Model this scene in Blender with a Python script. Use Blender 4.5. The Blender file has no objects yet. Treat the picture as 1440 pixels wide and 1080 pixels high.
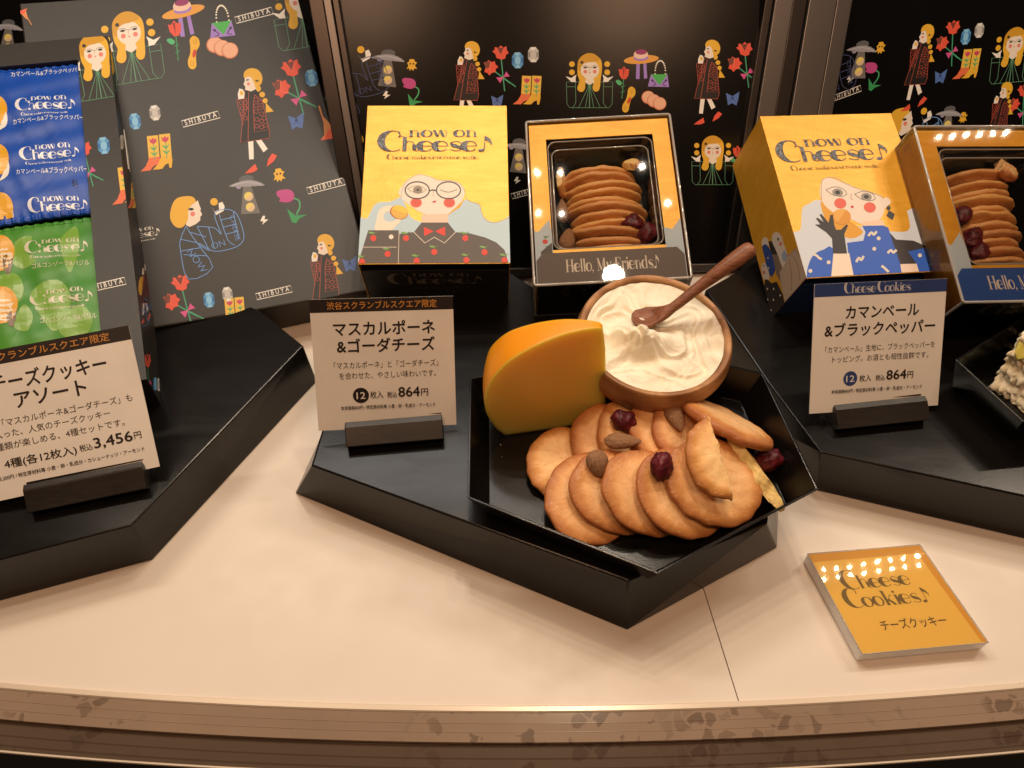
import bpy, math, random
import numpy as np
from mathutils import Vector, Matrix

# ------------------------------------------------------------------ camera, world, lamps
S = 0.01                                   # everything below is written in centimetres
scene = bpy.context.scene
col = scene.collection
FPX, PITCH, CAMH = 1100.0, math.radians(48.7), 40.0
cd = bpy.data.cameras.new('camera'); cam = bpy.data.objects.new('camera', cd); col.objects.link(cam)
cam.location = (0, 0, CAMH*S); cam.rotation_euler = (math.pi/2-PITCH, 0, 0)
cd.sensor_width = 36.0; cd.lens = 36.0*FPX/1440.0; cd.clip_start = 0.01; cd.clip_end = 50
scene.camera = cam
world = bpy.data.worlds.new("World"); scene.world = world; world.use_nodes = True
wn = world.node_tree.nodes['Background']
wn.inputs['Color'].default_value = (1.0, 0.72, 0.5, 1); wn.inputs['Strength'].default_value = 0.05
scene.view_settings.view_transform = 'Standard'; scene.view_settings.look = 'None'
scene.view_settings.exposure = 0.0; scene.view_settings.gamma = 1.0

def aim(o, tgt):
    d = Vector(tgt)*S-o.location
    o.rotation_euler = d.to_track_quat('-Z', 'Y').to_euler()
def disk_lamp(name, loc, tgt, radius, watts, color, spread=180):
    ld = bpy.data.lights.new(name, 'AREA'); ld.shape = 'DISK'; ld.size = radius*2*S; ld.energy = watts
    ld.color = color; ld.spread = math.radians(spread)
    o = bpy.data.objects.new(name, ld); col.objects.link(o); o.location = Vector(loc)*S; aim(o, tgt); return o
LEDC = (1.0, 0.82, 0.63); WARM = (1.0, 0.57, 0.33)
# the LED strip above the back of the case on the right: two rows of small diodes
for k in range(8):
    for r in range(2):
        disk_lamp('led_diode', (60.5+k*2.75-r*.3, 73.2+k*.42-r*1.9, 100), (15, 30, 0), .28, .105, LEDC)
# small spots over the middle of the case, their larger neighbour, and a row on the left
for x, y in ((-1.6, 71.6), (2.7, 71.5), (17.3, 71.7), (-1.6, 64.2), (2.6, 63.9), (21.5, 65.0)):
    disk_lamp('case_spot', (x, y, 100), (x*.3, 30, 0), .32, .46, LEDC)
disk_lamp('case_lamp', (11.6, 52.2, 100), (4, 34, 0), 1.9, 1.3, (1, .80, .56))
for k in range(8):
    disk_lamp('led_diode', (-66+k*5, 70, 100), (-20, 32, 0), .5, .36, LEDC)
for k in range(6):
    disk_lamp('led_diode', (88.2+k*2.7, 77+k*.4, 100), (24, 34, 0), .30, .30, LEDC)
def rect_lamp(name, loc, tgt, sx, sy, watts, color):
    o = disk_lamp(name, loc, tgt, 1, watts, color); o.data.shape = 'RECTANGLE'; o.data.size = sx*S; o.data.size_y = sy*S; return o
# long soft ceiling light of the hall behind the case, and warm spots over the customer side
rect_lamp('ceiling_light', (-4, 96, 104), (0, 25, 0), 92, 10, 2.6, (1, .93, .85))
disk_lamp('room_spot', (-26, -12, 118), (-8, 14, 0), 13, 2.9, WARM)
disk_lamp('room_spot', (32, -14, 118), (14, 14, 0), 13, 2.7, WARM)

# ------------------------------------------------------------------ geometry helpers
CAM = np.array([0, 0, CAMH]); _R = np.array([1., 0, 0])
_U = np.array([0, math.sin(PITCH), math.cos(PITCH)]); _D = np.array([0, math.cos(PITCH), -math.sin(PITCH)])
def P(x, y, z):                            # point of the place seen at (x, y) at height z (cm)
    d = _D+_R*(x-720)/FPX+_U*(540-y)/FPX
    return CAM+d*(z-CAMH)/d[2]
def rotm(rx, ry, rz):
    rx, ry, rz = (math.radians(a) for a in (rx, ry, rz))
    X = np.array([[1, 0, 0], [0, math.cos(rx), -math.sin(rx)], [0, math.sin(rx), math.cos(rx)]])
    Y = np.array([[math.cos(ry), 0, math.sin(ry)], [0, 1, 0], [-math.sin(ry), 0, math.cos(ry)]])
    Z = np.array([[math.cos(rz), -math.sin(rz), 0], [math.sin(rz), math.cos(rz), 0], [0, 0, 1]])
    return Z@Y@X
class Frame:                               # a flat face: origin, axes X (right) Y (up the face) N (out of it)
    def __init__(s, o, R): s.o = np.array(o, float); s.R = R; s.X, s.Y, s.N = R[:, 0], R[:, 1], R[:, 2]
    def px(s, x, y):
        d = _D+_R*(x-720)/FPX+_U*(540-y)/FPX
        t = ((s.o-CAM)@s.N)/(d@s.N); q = CAM+d*t-s.o
        return (float(q@s.X), float(q@s.Y))
    def w(s, a, b, n=0.0): return s.o+s.X*a+s.Y*b+s.N*n
    def shift(s, a, b, n, R2=None): return Frame(s.w(a, b, n), s.R if R2 is None else s.R@R2)

def link(o, parent=None):
    col.objects.link(o)
    if parent is not None: o.parent = parent
    return o
def thing(name, label, cat, loc=(0, 0, 0), group=None):
    o = bpy.data.objects.new(name, None); o.empty_display_size = .01; col.objects.link(o)
    o.location = Vector([float(v) for v in loc])*S; o['label'] = label; o['category'] = cat
    if group: o['group'] = group
    return o
def tag(o, label, cat, group=None):
    o['label'] = label; o['category'] = cat
    if group: o['group'] = group
    return o
def struct(o): o['kind'] = 'structure'; return o
def put(o, parent):                         # parent that keeps the world position
    o.parent = parent
    bpy.context.view_layer.update() if False else None
    loc = parent.location
    o.matrix_parent_inverse = Matrix.Translation(-loc)
    return o
def mesh_obj(name, V, F, mats, parent=None, mi=None, smooth=False, origin=None):
    me = bpy.data.meshes.new(name)
    V = np.asarray(V, float)
    if origin is None: origin = V.mean(0)
    origin = np.asarray(origin, float)
    me.from_pydata([tuple(v) for v in (V-origin)*S], [], [tuple(int(i) for i in f) for f in F])
    if not isinstance(mats, (list, tuple)): mats = [mats]
    for m in mats: me.materials.append(m)
    if mi is not None: me.polygons.foreach_set('material_index', mi)
    if smooth: me.polygons.foreach_set('use_smooth', [True]*len(me.polygons))
    me.update()
    o = bpy.data.objects.new(name, me); col.objects.link(o); o.location = Vector(origin)*S
    if parent is not None: put(o, parent)
    return o
def bevel(o, w, seg=2, ang=30):
    m = o.modifiers.new('bevel', 'BEVEL'); m.width = w*S; m.segments = seg; m.limit_method = 'ANGLE'; m.angle_limit = math.radians(ang)
    m.harden_normals = False
    return o
def solid(fr, a0, a1, b0, b1, n0, n1):
    V = [fr.w(a, b, n) for n in (n0, n1) for b in (b0, b1) for a in (a0, a1)]
    F = [(0, 2, 3, 1), (4, 5, 7, 6), (0, 1, 5, 4), (1, 3, 7, 5), (3, 2, 6, 7), (2, 0, 4, 6)]
    return V, F
def box(name, fr, a0, a1, b0, b1, n0, n1, mat, parent=None, bv=0, mi=None):
    V, F = solid(fr, a0, a1, b0, b1, n0, n1)
    o = mesh_obj(name, V, F, mat, parent, mi)
    if bv: bevel(o, bv)
    return o
def prism(name, bottom, top, mat, parent=None, bv=0, smooth=False):
    n = len(bottom); V = list(bottom)+list(top)
    F = [tuple(range(n))[::-1], tuple(range(n, 2*n))]+[(i, (i+1) % n, n+(i+1) % n, n+i) for i in range(n)]
    o = mesh_obj(name, V, F, mat, parent, smooth=smooth)
    if bv: bevel(o, bv)
    return o
def lathe(profile, seg=96, closed=True):
    V = []; F = []; n = len(profile)
    for i in range(seg):
        a = 2*math.pi*i/seg
        for r, z in profile: V.append((r*math.cos(a), r*math.sin(a), z))
    for i in range(seg):
        j = (i+1) % seg
        for k in range(n-1 if not closed else n):
            l = (k+1) % n
            F.append((i*n+k, j*n+k, j*n+l, i*n+l))
    return np.array(V), F
def noise3(p, seed=0):                      # cheap smooth value noise built from sines
    r = np.random.RandomState(seed); p = np.asarray(p, float); out = np.zeros(p.shape[:-1])
    for _ in range(7):
        k = r.normal(size=3); k /= np.linalg.norm(k); f = r.uniform(.7, 1.6)
        out += np.sin((p@k)*f*2*math.pi+r.uniform(0, 6.28))
    return out/7**.5

# ------------------------------------------------------------------ materials
def mat(name, base=(.5, .5, .5), rough=.5, metal=0, spec=.5, **kw):
    m = bpy.data.materials.new(name); m.use_nodes = True
    b = m.node_tree.nodes['Principled BSDF']
    b.inputs['Base Color'].default_value = (*base, 1); b.inputs['Roughness'].default_value = rough
    b.inputs['Metallic'].default_value = metal; b.inputs['Specular IOR Level'].default_value = spec
    for k, v in kw.items(): b.inputs[k].default_value = v
    return m
def nd(m, t, **kw):
    n = m.node_tree.nodes.new(t)
    for k, v in kw.items():
        if k in n.inputs: n.inputs[k].default_value = v
        else: setattr(n, k, v)
    return n
def lk(m, a, b): m.node_tree.links.new(a, b)
def bsdf(m): return m.node_tree.nodes['Principled BSDF']
def coords(m, scale=(1, 1, 1), kind='Object', rot=(0, 0, 0)):
    t = nd(m, 'ShaderNodeTexCoord'); mp = nd(m, 'ShaderNodeMapping'); mp.inputs['Scale'].default_value = scale
    mp.inputs['Rotation'].default_value = rot
    lk(m, t.outputs[kind], mp.inputs['Vector']); return mp.outputs['Vector']
def noise(m, vec, scale, detail=4, rough=.5):
    n = nd(m, 'ShaderNodeTexNoise'); n.inputs['Scale'].default_value = scale; n.inputs['Detail'].default_value = detail
    n.inputs['Roughness'].default_value = rough; lk(m, vec, n.inputs['Vector']); return n.outputs['Fac']
def ramp(m, fac, stops):
    r = nd(m, 'ShaderNodeValToRGB'); e = r.color_ramp.elements
    while len(e) < len(stops): e.new(.5)
    for el, (p, c) in zip(e, stops): el.position = p; el.color = (*c, 1) if len(c) == 3 else c
    lk(m, fac, r.inputs['Fac']); return r.outputs['Color']
def bump(m, h, strength, dist=.001):
    b = nd(m, 'ShaderNodeBump'); b.inputs['Strength'].default_value = strength; b.inputs['Distance'].default_value = dist
    lk(m, h, b.inputs['Height']); lk(m, b.outputs['Normal'], bsdf(m).inputs['Normal']); return b
def rgbmix(m, fac, a, b, mode='MIX'):
    n = nd(m, 'ShaderNodeMix', data_type='RGBA', blend_type=mode)
    for s, v in ((0, fac), (6, a), (7, b)):
        if hasattr(v, 'is_linked') or hasattr(v, 'links'): lk(m, v, n.inputs[s])
        else: n.inputs[s].default_value = v if s == 0 else (*v, 1)
    return n.outputs[2]
def mr(m, v, a, b, c, d):
    n = nd(m, 'ShaderNodeMapRange'); lk(m, v, n.inputs[0])
    for i, x in enumerate((a, b, c, d)): n.inputs[i+1].default_value = x
    return n.outputs[0]

def m_counter():
    m = mat('laminate', rough=.42, spec=.35); v = coords(m)
    f = noise(m, v, 9, 8, .62)
    lk(m, ramp(m, f, [(.3, (.765, .688, .60)), (.5, (.78, .703, .615)), (.7, (.79, .718, .63))]), bsdf(m).inputs['Base Color'])
    g = noise(m, v, 60, 5); lk(m, mr(m, g, .3, .7, .36, .52), bsdf(m).inputs['Roughness']); return m
def m_lacquer(name='black_lacquer', base=(.016, .014, .013), rough=.3):
    m = mat(name, base, rough, spec=.33)
    v = coords(m, (1, 6, 1)); f = noise(m, v, 25, 5, .6)
    g = noise(m, coords(m), 11, 5)
    lk(m, mr(m, f, .25, .75, rough-.02, rough+.04), bsdf(m).inputs['Roughness'])
    lk(m, ramp(m, g, [(.3, tuple(c*.8 for c in base)), (.7, tuple(c*1.35 for c in base))]), bsdf(m).inputs['Base Color'])
    sm = noise(m, coords(m), 28, 7, .75); rg = nd(m, 'ShaderNodeMath', operation='ADD')
    lk(m, mr(m, f, .25, .75, rough-.02, rough+.04), rg.inputs[0]); lk(m, mr(m, sm, .50, .75, 0, .035), rg.inputs[1]); lk(m, rg.outputs[0], bsdf(m).inputs['Roughness'])
    bump(m, noise(m, coords(m), 900, 2), .05, .0004); return m
def m_card(name, base, rough=.55, grain=.12, sheen=None, scale=1300):
    m = mat(name, base, rough, spec=.45); v = coords(m)
    g = noise(m, v, scale, 3, .6); bump(m, g, grain, .0004)
    f = noise(m, v, 35, 5)
    lk(m, ramp(m, f, [(.3, tuple(c*.93 for c in base)), (.7, tuple(min(1, c*1.05) for c in base))]), bsdf(m).inputs['Base Color'])
    return m
def m_pearl():
    m = mat('pearl_yellow_card', (.80, .42, .035), .36, spec=.6, metal=.25); v = coords(m)
    f = noise(m, coords(m, (1, 5, 1)), 45, 6, .65)
    lk(m, ramp(m, f, [(.25, (.74, .35, .022)), (.55, (.84, .44, .04)), (.8, (.90, .52, .07))]), bsdf(m).inputs['Base Color'])
    bump(m, noise(m, v, 1100, 3, .7), .38, .0005); return m
def m_attr(name, rough=.5, grain=.08, spec=.4):
    m = mat(name, rough=rough, spec=spec); a = nd(m, 'ShaderNodeVertexColor', layer_name='ink')
    lk(m, a.outputs['Color'], bsdf(m).inputs['Base Color'])
    bump(m, noise(m, coords(m), 1300, 2), grain, .0003); return m
def m_foil(name='glitter_foil', c0=(.10, .10, .10), c1=(.75, .75, .75)):
    m = mat(name, (.5, .5, .5), .3, metal=.9); v = coords(m)
    vo = nd(m, 'ShaderNodeTexVoronoi'); vo.inputs['Scale'].default_value = 1500; lk(m, v, vo.inputs['Vector'])
    hs = nd(m, 'ShaderNodeSeparateColor'); lk(m, vo.outputs['Color'], hs.inputs[0])
    lk(m, ramp(m, hs.outputs[0], [(.35, c0), (.9, c1)]), bsdf(m).inputs['Base Color'])
    bump(m, hs.outputs[1], .5, .0006); return m
def m_wood(name, c0, c1, rough=.45, axis=(1, 9, 9), scale=60):
    m = mat(name, c0, rough, spec=.4); v = coords(m, axis)
    f = noise(m, v, scale, 7, .65); g = noise(m, coords(m), 25, 3)
    lk(m, ramp(m, f, [(.28, c0), (.5, tuple((a+b)/2 for a, b in zip(c0, c1))), (.72, c1)]), bsdf(m).inputs['Base Color'])
    bump(m, f, .12, .0005); lk(m, mr(m, g, .3, .7, rough-.08, rough+.1), bsdf(m).inputs['Roughness']); return m
def m_cookie(name='baked_cookie', pale=(.95, .62, .30), mid=(.90, .50, .20), brown=(.48, .17, .045)):
    m = mat(name, mid, .42, spec=.5); b = bsdf(m)
    a = nd(m, 'ShaderNodeAttribute', attribute_name='bake')
    n1 = noise(m, coords(m), 110, 6, .65); n2 = noise(m, coords(m), 480, 4, .7); n3 = noise(m, coords(m), 1300, 2, .6)
    ad = nd(m, 'ShaderNodeMath', operation='MULTIPLY_ADD'); lk(m, n1, ad.inputs[0]); ad.inputs[1].default_value = .8; lk(m, a.outputs['Fac'], ad.inputs[2])
    c = ramp(m, mr(m, ad.outputs[0], .15, 1.5, 0, 1), [(.10, pale), (.36, mid), (.62, (.66, .29, .08)), (.92, brown)])
    c2 = rgbmix(m, mr(m, n2, .57, .70, 0, .45), c, (.50, .21, .06))
    c3 = rgbmix(m, mr(m, n2, .42, .30, 0, .40), c2, (.95, .70, .40))
    oi = nd(m, 'ShaderNodeObjectInfo'); hv = nd(m, 'ShaderNodeHueSaturation')
    lk(m, mr(m, oi.outputs['Random'], 0, 1, .90, 1.10), hv.inputs['Value']); lk(m, mr(m, oi.outputs['Random'], 0, 1, .493, .507), hv.inputs['Hue']); lk(m, c3, hv.inputs['Color'])
    lk(m, hv.outputs['Color'], b.inputs['Base Color']); lk(m, mr(m, n2, .35, .65, .28, .60), b.inputs['Roughness'])
    ad2 = nd(m, 'ShaderNodeMath', operation='MULTIPLY_ADD'); lk(m, n2, ad2.inputs[0]); ad2.inputs[1].default_value = .8; lk(m, n1, ad2.inputs[2])
    ad3 = nd(m, 'ShaderNodeMath', operation='MULTIPLY_ADD'); lk(m, n3, ad3.inputs[0]); ad3.inputs[1].default_value = .35; lk(m, ad2.outputs[0], ad3.inputs[2])
    bump(m, ad3.outputs[0], .50, .0008)
    b.inputs['Subsurface Weight'].default_value = .10; b.inputs['Subsurface Radius'].default_value = (1, .5, .2); b.inputs['Subsurface Scale'].default_value = .003
    return m
def m_clear(name='clear_acrylic', tint=(.97, .97, .96), rough=.02, boost=1.0):
    m = bpy.data.materials.new(name); m.use_nodes = True; nt = m.node_tree; nt.nodes.clear()
    out = nd(m, 'ShaderNodeOutputMaterial'); mx = nd(m, 'ShaderNodeMixShader'); tr = nd(m, 'ShaderNodeBsdfTransparent'); gl = nd(m, 'ShaderNodeBsdfGlossy')
    tr.inputs['Color'].default_value = (*tint, 1); gl.inputs['Roughness'].default_value = rough
    fr = nd(m, 'ShaderNodeFresnel'); fr.inputs['IOR'].default_value = 1.49
    mu = nd(m, 'ShaderNodeMath', operation='MULTIPLY'); lk(m, fr.outputs[0], mu.inputs[0]); mu.inputs[1].default_value = boost
    lk(m, mu.outputs[0], mx.inputs[0]); lk(m, tr.outputs[0], mx.inputs[1]); lk(m, gl.outputs[0], mx.inputs[2]); lk(m, mx.outputs[0], out.inputs[0])
    n = nd(m, 'ShaderNodeTexNoise'); n.inputs['Scale'].default_value = 30; lk(m, coords(m), n.inputs['Vector'])
    bp = nd(m, 'ShaderNodeBump'); bp.inputs['Strength'].default_value = .04; bp.inputs['Distance'].default_value = .001
    lk(m, n.outputs['Fac'], bp.inputs['Height']); lk(m, bp.outputs[0], gl.inputs['Normal'])
    return m
def m_rail(name, c, refl_flecks, rough):  # dark flecks: reflection of the terrazzo floor, painted into the base colour
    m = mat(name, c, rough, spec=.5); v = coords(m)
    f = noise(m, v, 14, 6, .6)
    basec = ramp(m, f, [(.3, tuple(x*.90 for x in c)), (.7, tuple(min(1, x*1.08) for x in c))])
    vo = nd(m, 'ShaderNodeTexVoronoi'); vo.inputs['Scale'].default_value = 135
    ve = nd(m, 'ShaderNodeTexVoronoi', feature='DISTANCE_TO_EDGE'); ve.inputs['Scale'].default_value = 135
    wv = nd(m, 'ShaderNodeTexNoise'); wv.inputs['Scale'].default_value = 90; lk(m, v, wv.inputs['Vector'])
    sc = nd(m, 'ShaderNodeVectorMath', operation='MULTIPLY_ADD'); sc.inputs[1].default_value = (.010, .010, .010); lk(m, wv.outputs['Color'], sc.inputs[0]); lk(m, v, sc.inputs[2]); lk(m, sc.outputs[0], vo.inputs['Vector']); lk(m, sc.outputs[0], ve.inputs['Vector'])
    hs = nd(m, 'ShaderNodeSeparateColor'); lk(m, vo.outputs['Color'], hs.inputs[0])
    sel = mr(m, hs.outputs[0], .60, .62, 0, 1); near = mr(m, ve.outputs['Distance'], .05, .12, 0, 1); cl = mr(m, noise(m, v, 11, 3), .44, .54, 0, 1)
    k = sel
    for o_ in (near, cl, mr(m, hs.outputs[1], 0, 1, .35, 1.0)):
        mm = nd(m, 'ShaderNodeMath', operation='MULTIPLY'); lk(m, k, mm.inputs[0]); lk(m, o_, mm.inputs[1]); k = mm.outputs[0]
    mm = nd(m, 'ShaderNodeMath', operation='MULTIPLY'); lk(m, k, mm.inputs[0]); mm.inputs[1].default_value = refl_flecks
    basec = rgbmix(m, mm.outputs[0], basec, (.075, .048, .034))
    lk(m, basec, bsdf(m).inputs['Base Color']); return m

M = {}
M['counter'] = m_counter()
M['lacquer'] = m_lacquer('black_lacquer', (.006, .0052, .0048), .20)
M['lacquer2'] = m_lacquer('black_tray_lacquer', (.005, .0045, .0042), .17)
M['blackboard'] = m_card('black_card', (.024, .0195, .0165), .46, .18)
M['panelblack'] = m_card('black_panel_print', (.0035, .003, .0028), .22, .02); bsdf(M['panelblack']).inputs['Specular IOR Level'].default_value = .22
M['navy'] = m_card('navy_card', (.022, .065, .24), .5, .15)
M['black'] = m_card('matt_black', (.012, .01, .009), .55, .1)
M['pearl'] = m_pearl()
M['ink'] = m_attr('printed_ink')
M['foil'] = m_foil('glitter_foil', (.03, .03, .032), (.20, .20, .21)); bsdf(M['foil']).inputs['Metallic'].default_value = .45; bsdf(M['foil']).inputs['Roughness'].default_value = .4
M['greyfoil'] = m_foil('dark_grey_foil', (.20, .18, .16), (.42, .38, .34))
M['white'] = m_card('white_paper', (.80, .735, .65), .6, .08)
M['steel'] = mat('brushed_steel', (.15, .14, .135), .34, metal=.9)
M['darksteel'] = mat('dark_bronze_steel', (.05, .043, .04), .3, metal=.85)
M['holder'] = m_wood('dark_stained_holder', (.010, .0075, .006), (.022, .016, .012), .42, (1, 6, 6), 90)
M['bowl'] = m_wood('acacia_wood', (.20, .08, .028), (.55, .27, .105), .40, (1, 1, 11), 34)
def m_bowl():
    m = mat('acacia_wood', (.5, .25, .1), .40, spec=.4); v = coords(m, (1, 1, 1.6))
    nn = nd(m, 'ShaderNodeTexNoise'); nn.inputs['Scale'].default_value = 14; nn.inputs['Detail'].default_value = 3; lk(m, v, nn.inputs['Vector'])
    ad = nd(m, 'ShaderNodeVectorMath', operation='MULTIPLY_ADD'); ad.inputs[1].default_value = (.035, .035, .035); lk(m, nn.outputs['Color'], ad.inputs[0]); lk(m, v, ad.inputs[2])
    w = nd(m, 'ShaderNodeTexWave'); w.inputs['Scale'].default_value = 16; w.inputs['Distortion'].default_value = 3.5; w.inputs['Detail'].default_value = 3; w.bands_direction = 'DIAGONAL'; lk(m, ad.outputs[0], w.inputs['Vector'])
    f = noise(m, coords(m, (1, 1, 5)), 160, 5, .7)
    c = ramp(m, w.outputs['Fac'], [(.1, (.30, .135, .048)), (.5, (.42, .20, .078)), (.9, (.52, .27, .11))])
    lk(m, rgbmix(m, mr(m, f, .45, .7, 0, .6), c, (.22, .09, .03)), bsdf(m).inputs['Base Color']); bump(m, f, .15, .0005); return m
M['bowl'] = m_bowl()
M['spoon'] = m_wood('spoon_wood', (.12, .04, .02), (.36, .145, .075), .42, (.7, 9, 9), 70)
M['cookie'] = m_cookie()
M['cookiebox'] = m_cookie('boxed_biscuit', (.97, .72, .38), (.95, .63, .28), (.76, .40, .14))
M['cookiepale'] = m_cookie('pale_broken_cookie', (.92, .68, .28), (.88, .58, .20), (.58, .28, .07))
M['clear'] = m_clear()
def m_edge():
    m = m_clear('acrylic_edge', (.86, .86, .84), .08, 2.6); nt = m.node_tree
    out = [n for n in nt.nodes if n.type == 'OUTPUT_MATERIAL'][0]; src = out.inputs[0].links[0].from_socket
    pr = nd(m, 'ShaderNodeBsdfPrincipled'); pr.inputs['Base Color'].default_value = (.75, .72, .68, 1); pr.inputs['Roughness'].default_value = .12
    mx = nd(m, 'ShaderNodeMixShader'); mx.inputs[0].default_value = .38; lk(m, src, mx.inputs[1]); lk(m, pr.outputs[0], mx.inputs[2]); lk(m, mx.outputs[0], out.inputs[0]); return m
M['clearedge'] = m_edge()
M['blister'] = m_clear('blister_plastic', (.90, .90, .90), .06, 2.0)
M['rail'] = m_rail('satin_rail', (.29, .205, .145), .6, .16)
M['rail2'] = m_rail('ledge_painted_reflection', (.105, .074, .052), .95, .14)  # its flecks are the floor's reflection painted on, not stone
M['lip'] = mat('bright_lip', (.80, .68, .54), .25, metal=.2)
M['gloom'] = mat('dark_plinth', (.012, .01, .008), .6)

# ------------------------------------------------------------------ flat print: inks laid on a face, clipped to it
def srgb(c):
    return tuple(((v/255)/12.92 if v/255 <= .04045 else ((v/255+.055)/1.055)**2.4) for v in c)
def clip_poly(p, rect):
    a0, a1, b0, b1 = rect
    for ax, lim, sg in ((0, a0, 1), (0, a1, -1), (1, b0, 1), (1, b1, -1)):
        q = []; n = len(p)
        if n == 0: return []
        for i in range(n):
            A, B = p[i], p[(i+1) % n]; da, db = sg*(A[ax]-lim), sg*(B[ax]-lim)
            if da >= 0: q.append(A)
            if (da >= 0) != (db >= 0):
                t = da/(da-db); q.append((A[0]+(B[0]-A[0])*t, A[1]+(B[1]-A[1])*t))
        p = q
    return p
def area2(p): return sum(p[i][0]*p[(i+1) % len(p)][1]-p[(i+1) % len(p)][0]*p[i][1] for i in range(len(p)))
def catmull(pts, closed=True, n=5):
    out = []; m = len(pts); rng = range(m) if closed else range(m-1)
    for i in rng:
        if closed: a, b, c, d = (pts[(i+k-1) % m] for k in range(4))
        else: a, b, c, d = pts[max(i-1, 0)], pts[i], pts[i+1], pts[min(i+2, m-1)]
        for j in range(n):
            t = j/n
            out.append(tuple(.5*((2*b[k])+(-a[k]+c[k])*t+(2*a[k]-5*b[k]+4*c[k]-d[k])*t*t+(-a[k]+3*b[k]-3*c[k]+d[k])*t**3) for k in (0, 1)))
    if not closed: out.append(tuple(pts[-1]))
    return out
def ell(cx, cy, rx, ry=None, rot=0, n=22, a0=0, a1=360):
    ry = rx if ry is None else ry; c, s = math.cos(math.radians(rot)), math.sin(math.radians(rot)); out = []
    full = (a1-a0 == 360)
    for i in range(n if full else n+1):
        a = math.radians(a0+(a1-a0)*i/n); x, y = rx*math.cos(a), ry*math.sin(a); out.append((cx+x*c-y*s, cy+x*s+y*c))
    return out
def ribbon(pts, w, w1=None, closed=False):  # list of quads along a line; w may be a function of tangent
    out = []; n = len(pts); P_ = [np.array(p, float) for p in pts]
    nor = []; wid = []
    for i in range(n):
        if closed: t = P_[(i+1) % n]-P_[i-1]
        else: t = P_[min(i+1, n-1)]-P_[max(i-1, 0)]
        l = np.hypot(*t) or 1; t = t/l; nor.append(np.array([-t[1], t[0]]))
        if callable(w): wid.append(w(t, i/(n-1)))
        else: wid.append(w if w1 is None else w+(w1-w)*i/(n-1))
    for i in range(n if closed else n-1):
        j = (i+1) % n
        a, b = P_[i], P_[j]
        out.append([tuple(a+nor[i]*wid[i]/2), tuple(b+nor[j]*wid[j]/2), tuple(b-nor[j]*wid[j]/2), tuple(a-nor[i]*wid[i]/2)])
    return out

_tc = {}
def text_polys(s, bold=0.0):                # (polys, width) at size 1
    k = (s, bold)
    if k in _tc: return _tc[k]
    c = bpy.data.curves.new('t', 'FONT'); c.body = s; c.size = 1; c.offset = bold; c.resolution_u = 3
    o = bpy.data.objects.new('t', c); col.objects.link(o)
    bpy.context.view_layer.update(); dg = bpy.context.evaluated_depsgraph_get()
    e = o.evaluated_get(dg); me = e.to_mesh()
    vs = [(v.co.x, v.co.y) for v in me.vertices]
    ps = [[vs[i] for i in p.vertices] for p in me.polygons]
    e.to_mesh_clear(); bpy.data.objects.remove(o); bpy.data.curves.remove(c)
    xs = [v[0] for v in vs] or [0]; w = (min(xs), max(xs))
    _tc[k] = (ps, w); return _tc[k]

# high-contrast display lettering, drawn stroke by stroke (x-height 1)
def _arc(cx, cy, rx, ry, a0, a1, n=20): return [(cx+rx*math.cos(math.radians(a0+(a1-a0)*i/n)), cy+ry*math.sin(math.radians(a0+(a1-a0)*i/n))) for i in range(n+1)]
TH, HV, MD = .055, .30, .17
def fat(side, heavy=HV):                    # heavy where the bowl runs down on the given side
    def f(path):
        cx = (min(p[0] for p in path)+max(p[0] for p in path))/2
        n = len(path); q = []
        for i, p in enumerate(path):
            a, b = path[max(i-1, 0)], path[min(i+1, n-1)]; l = math.hypot(b[0]-a[0], b[1]-a[1]) or 1
            v = abs(b[1]-a[1])/l; on = (p[0] < cx) if side == 'l' else (p[0] > cx) if side == 'r' else True
            q.append(TH+(heavy-TH)*(v**1.6) if on else TH+(.02)*v)
        return q
    return f
def vary(path, ws):
    P_ = [np.array(p, float) for p in path]; n = len(P_); nor = []
    for i in range(n):
        t = P_[min(i+1, n-1)]-P_[max(i-1, 0)]; l = np.hypot(*t) or 1; nor.append(np.array([-t[1], t[0]])/l)
    return [[tuple(P_[i]+nor[i]*ws[i]/2), tuple(P_[i+1]+nor[i+1]*ws[i+1]/2), tuple(P_[i+1]-nor[i+1]*ws[i+1]/2), tuple(P_[i]-nor[i]*ws[i]/2)] for i in range(n-1)]
def bar(x0, y0, x1, y1, w): return vary([(x0, y0), (x1, y1)], [w, w])
def serif(x, y, w=.34): return bar(x-w/2, y, x+w/2, y, TH)
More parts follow.
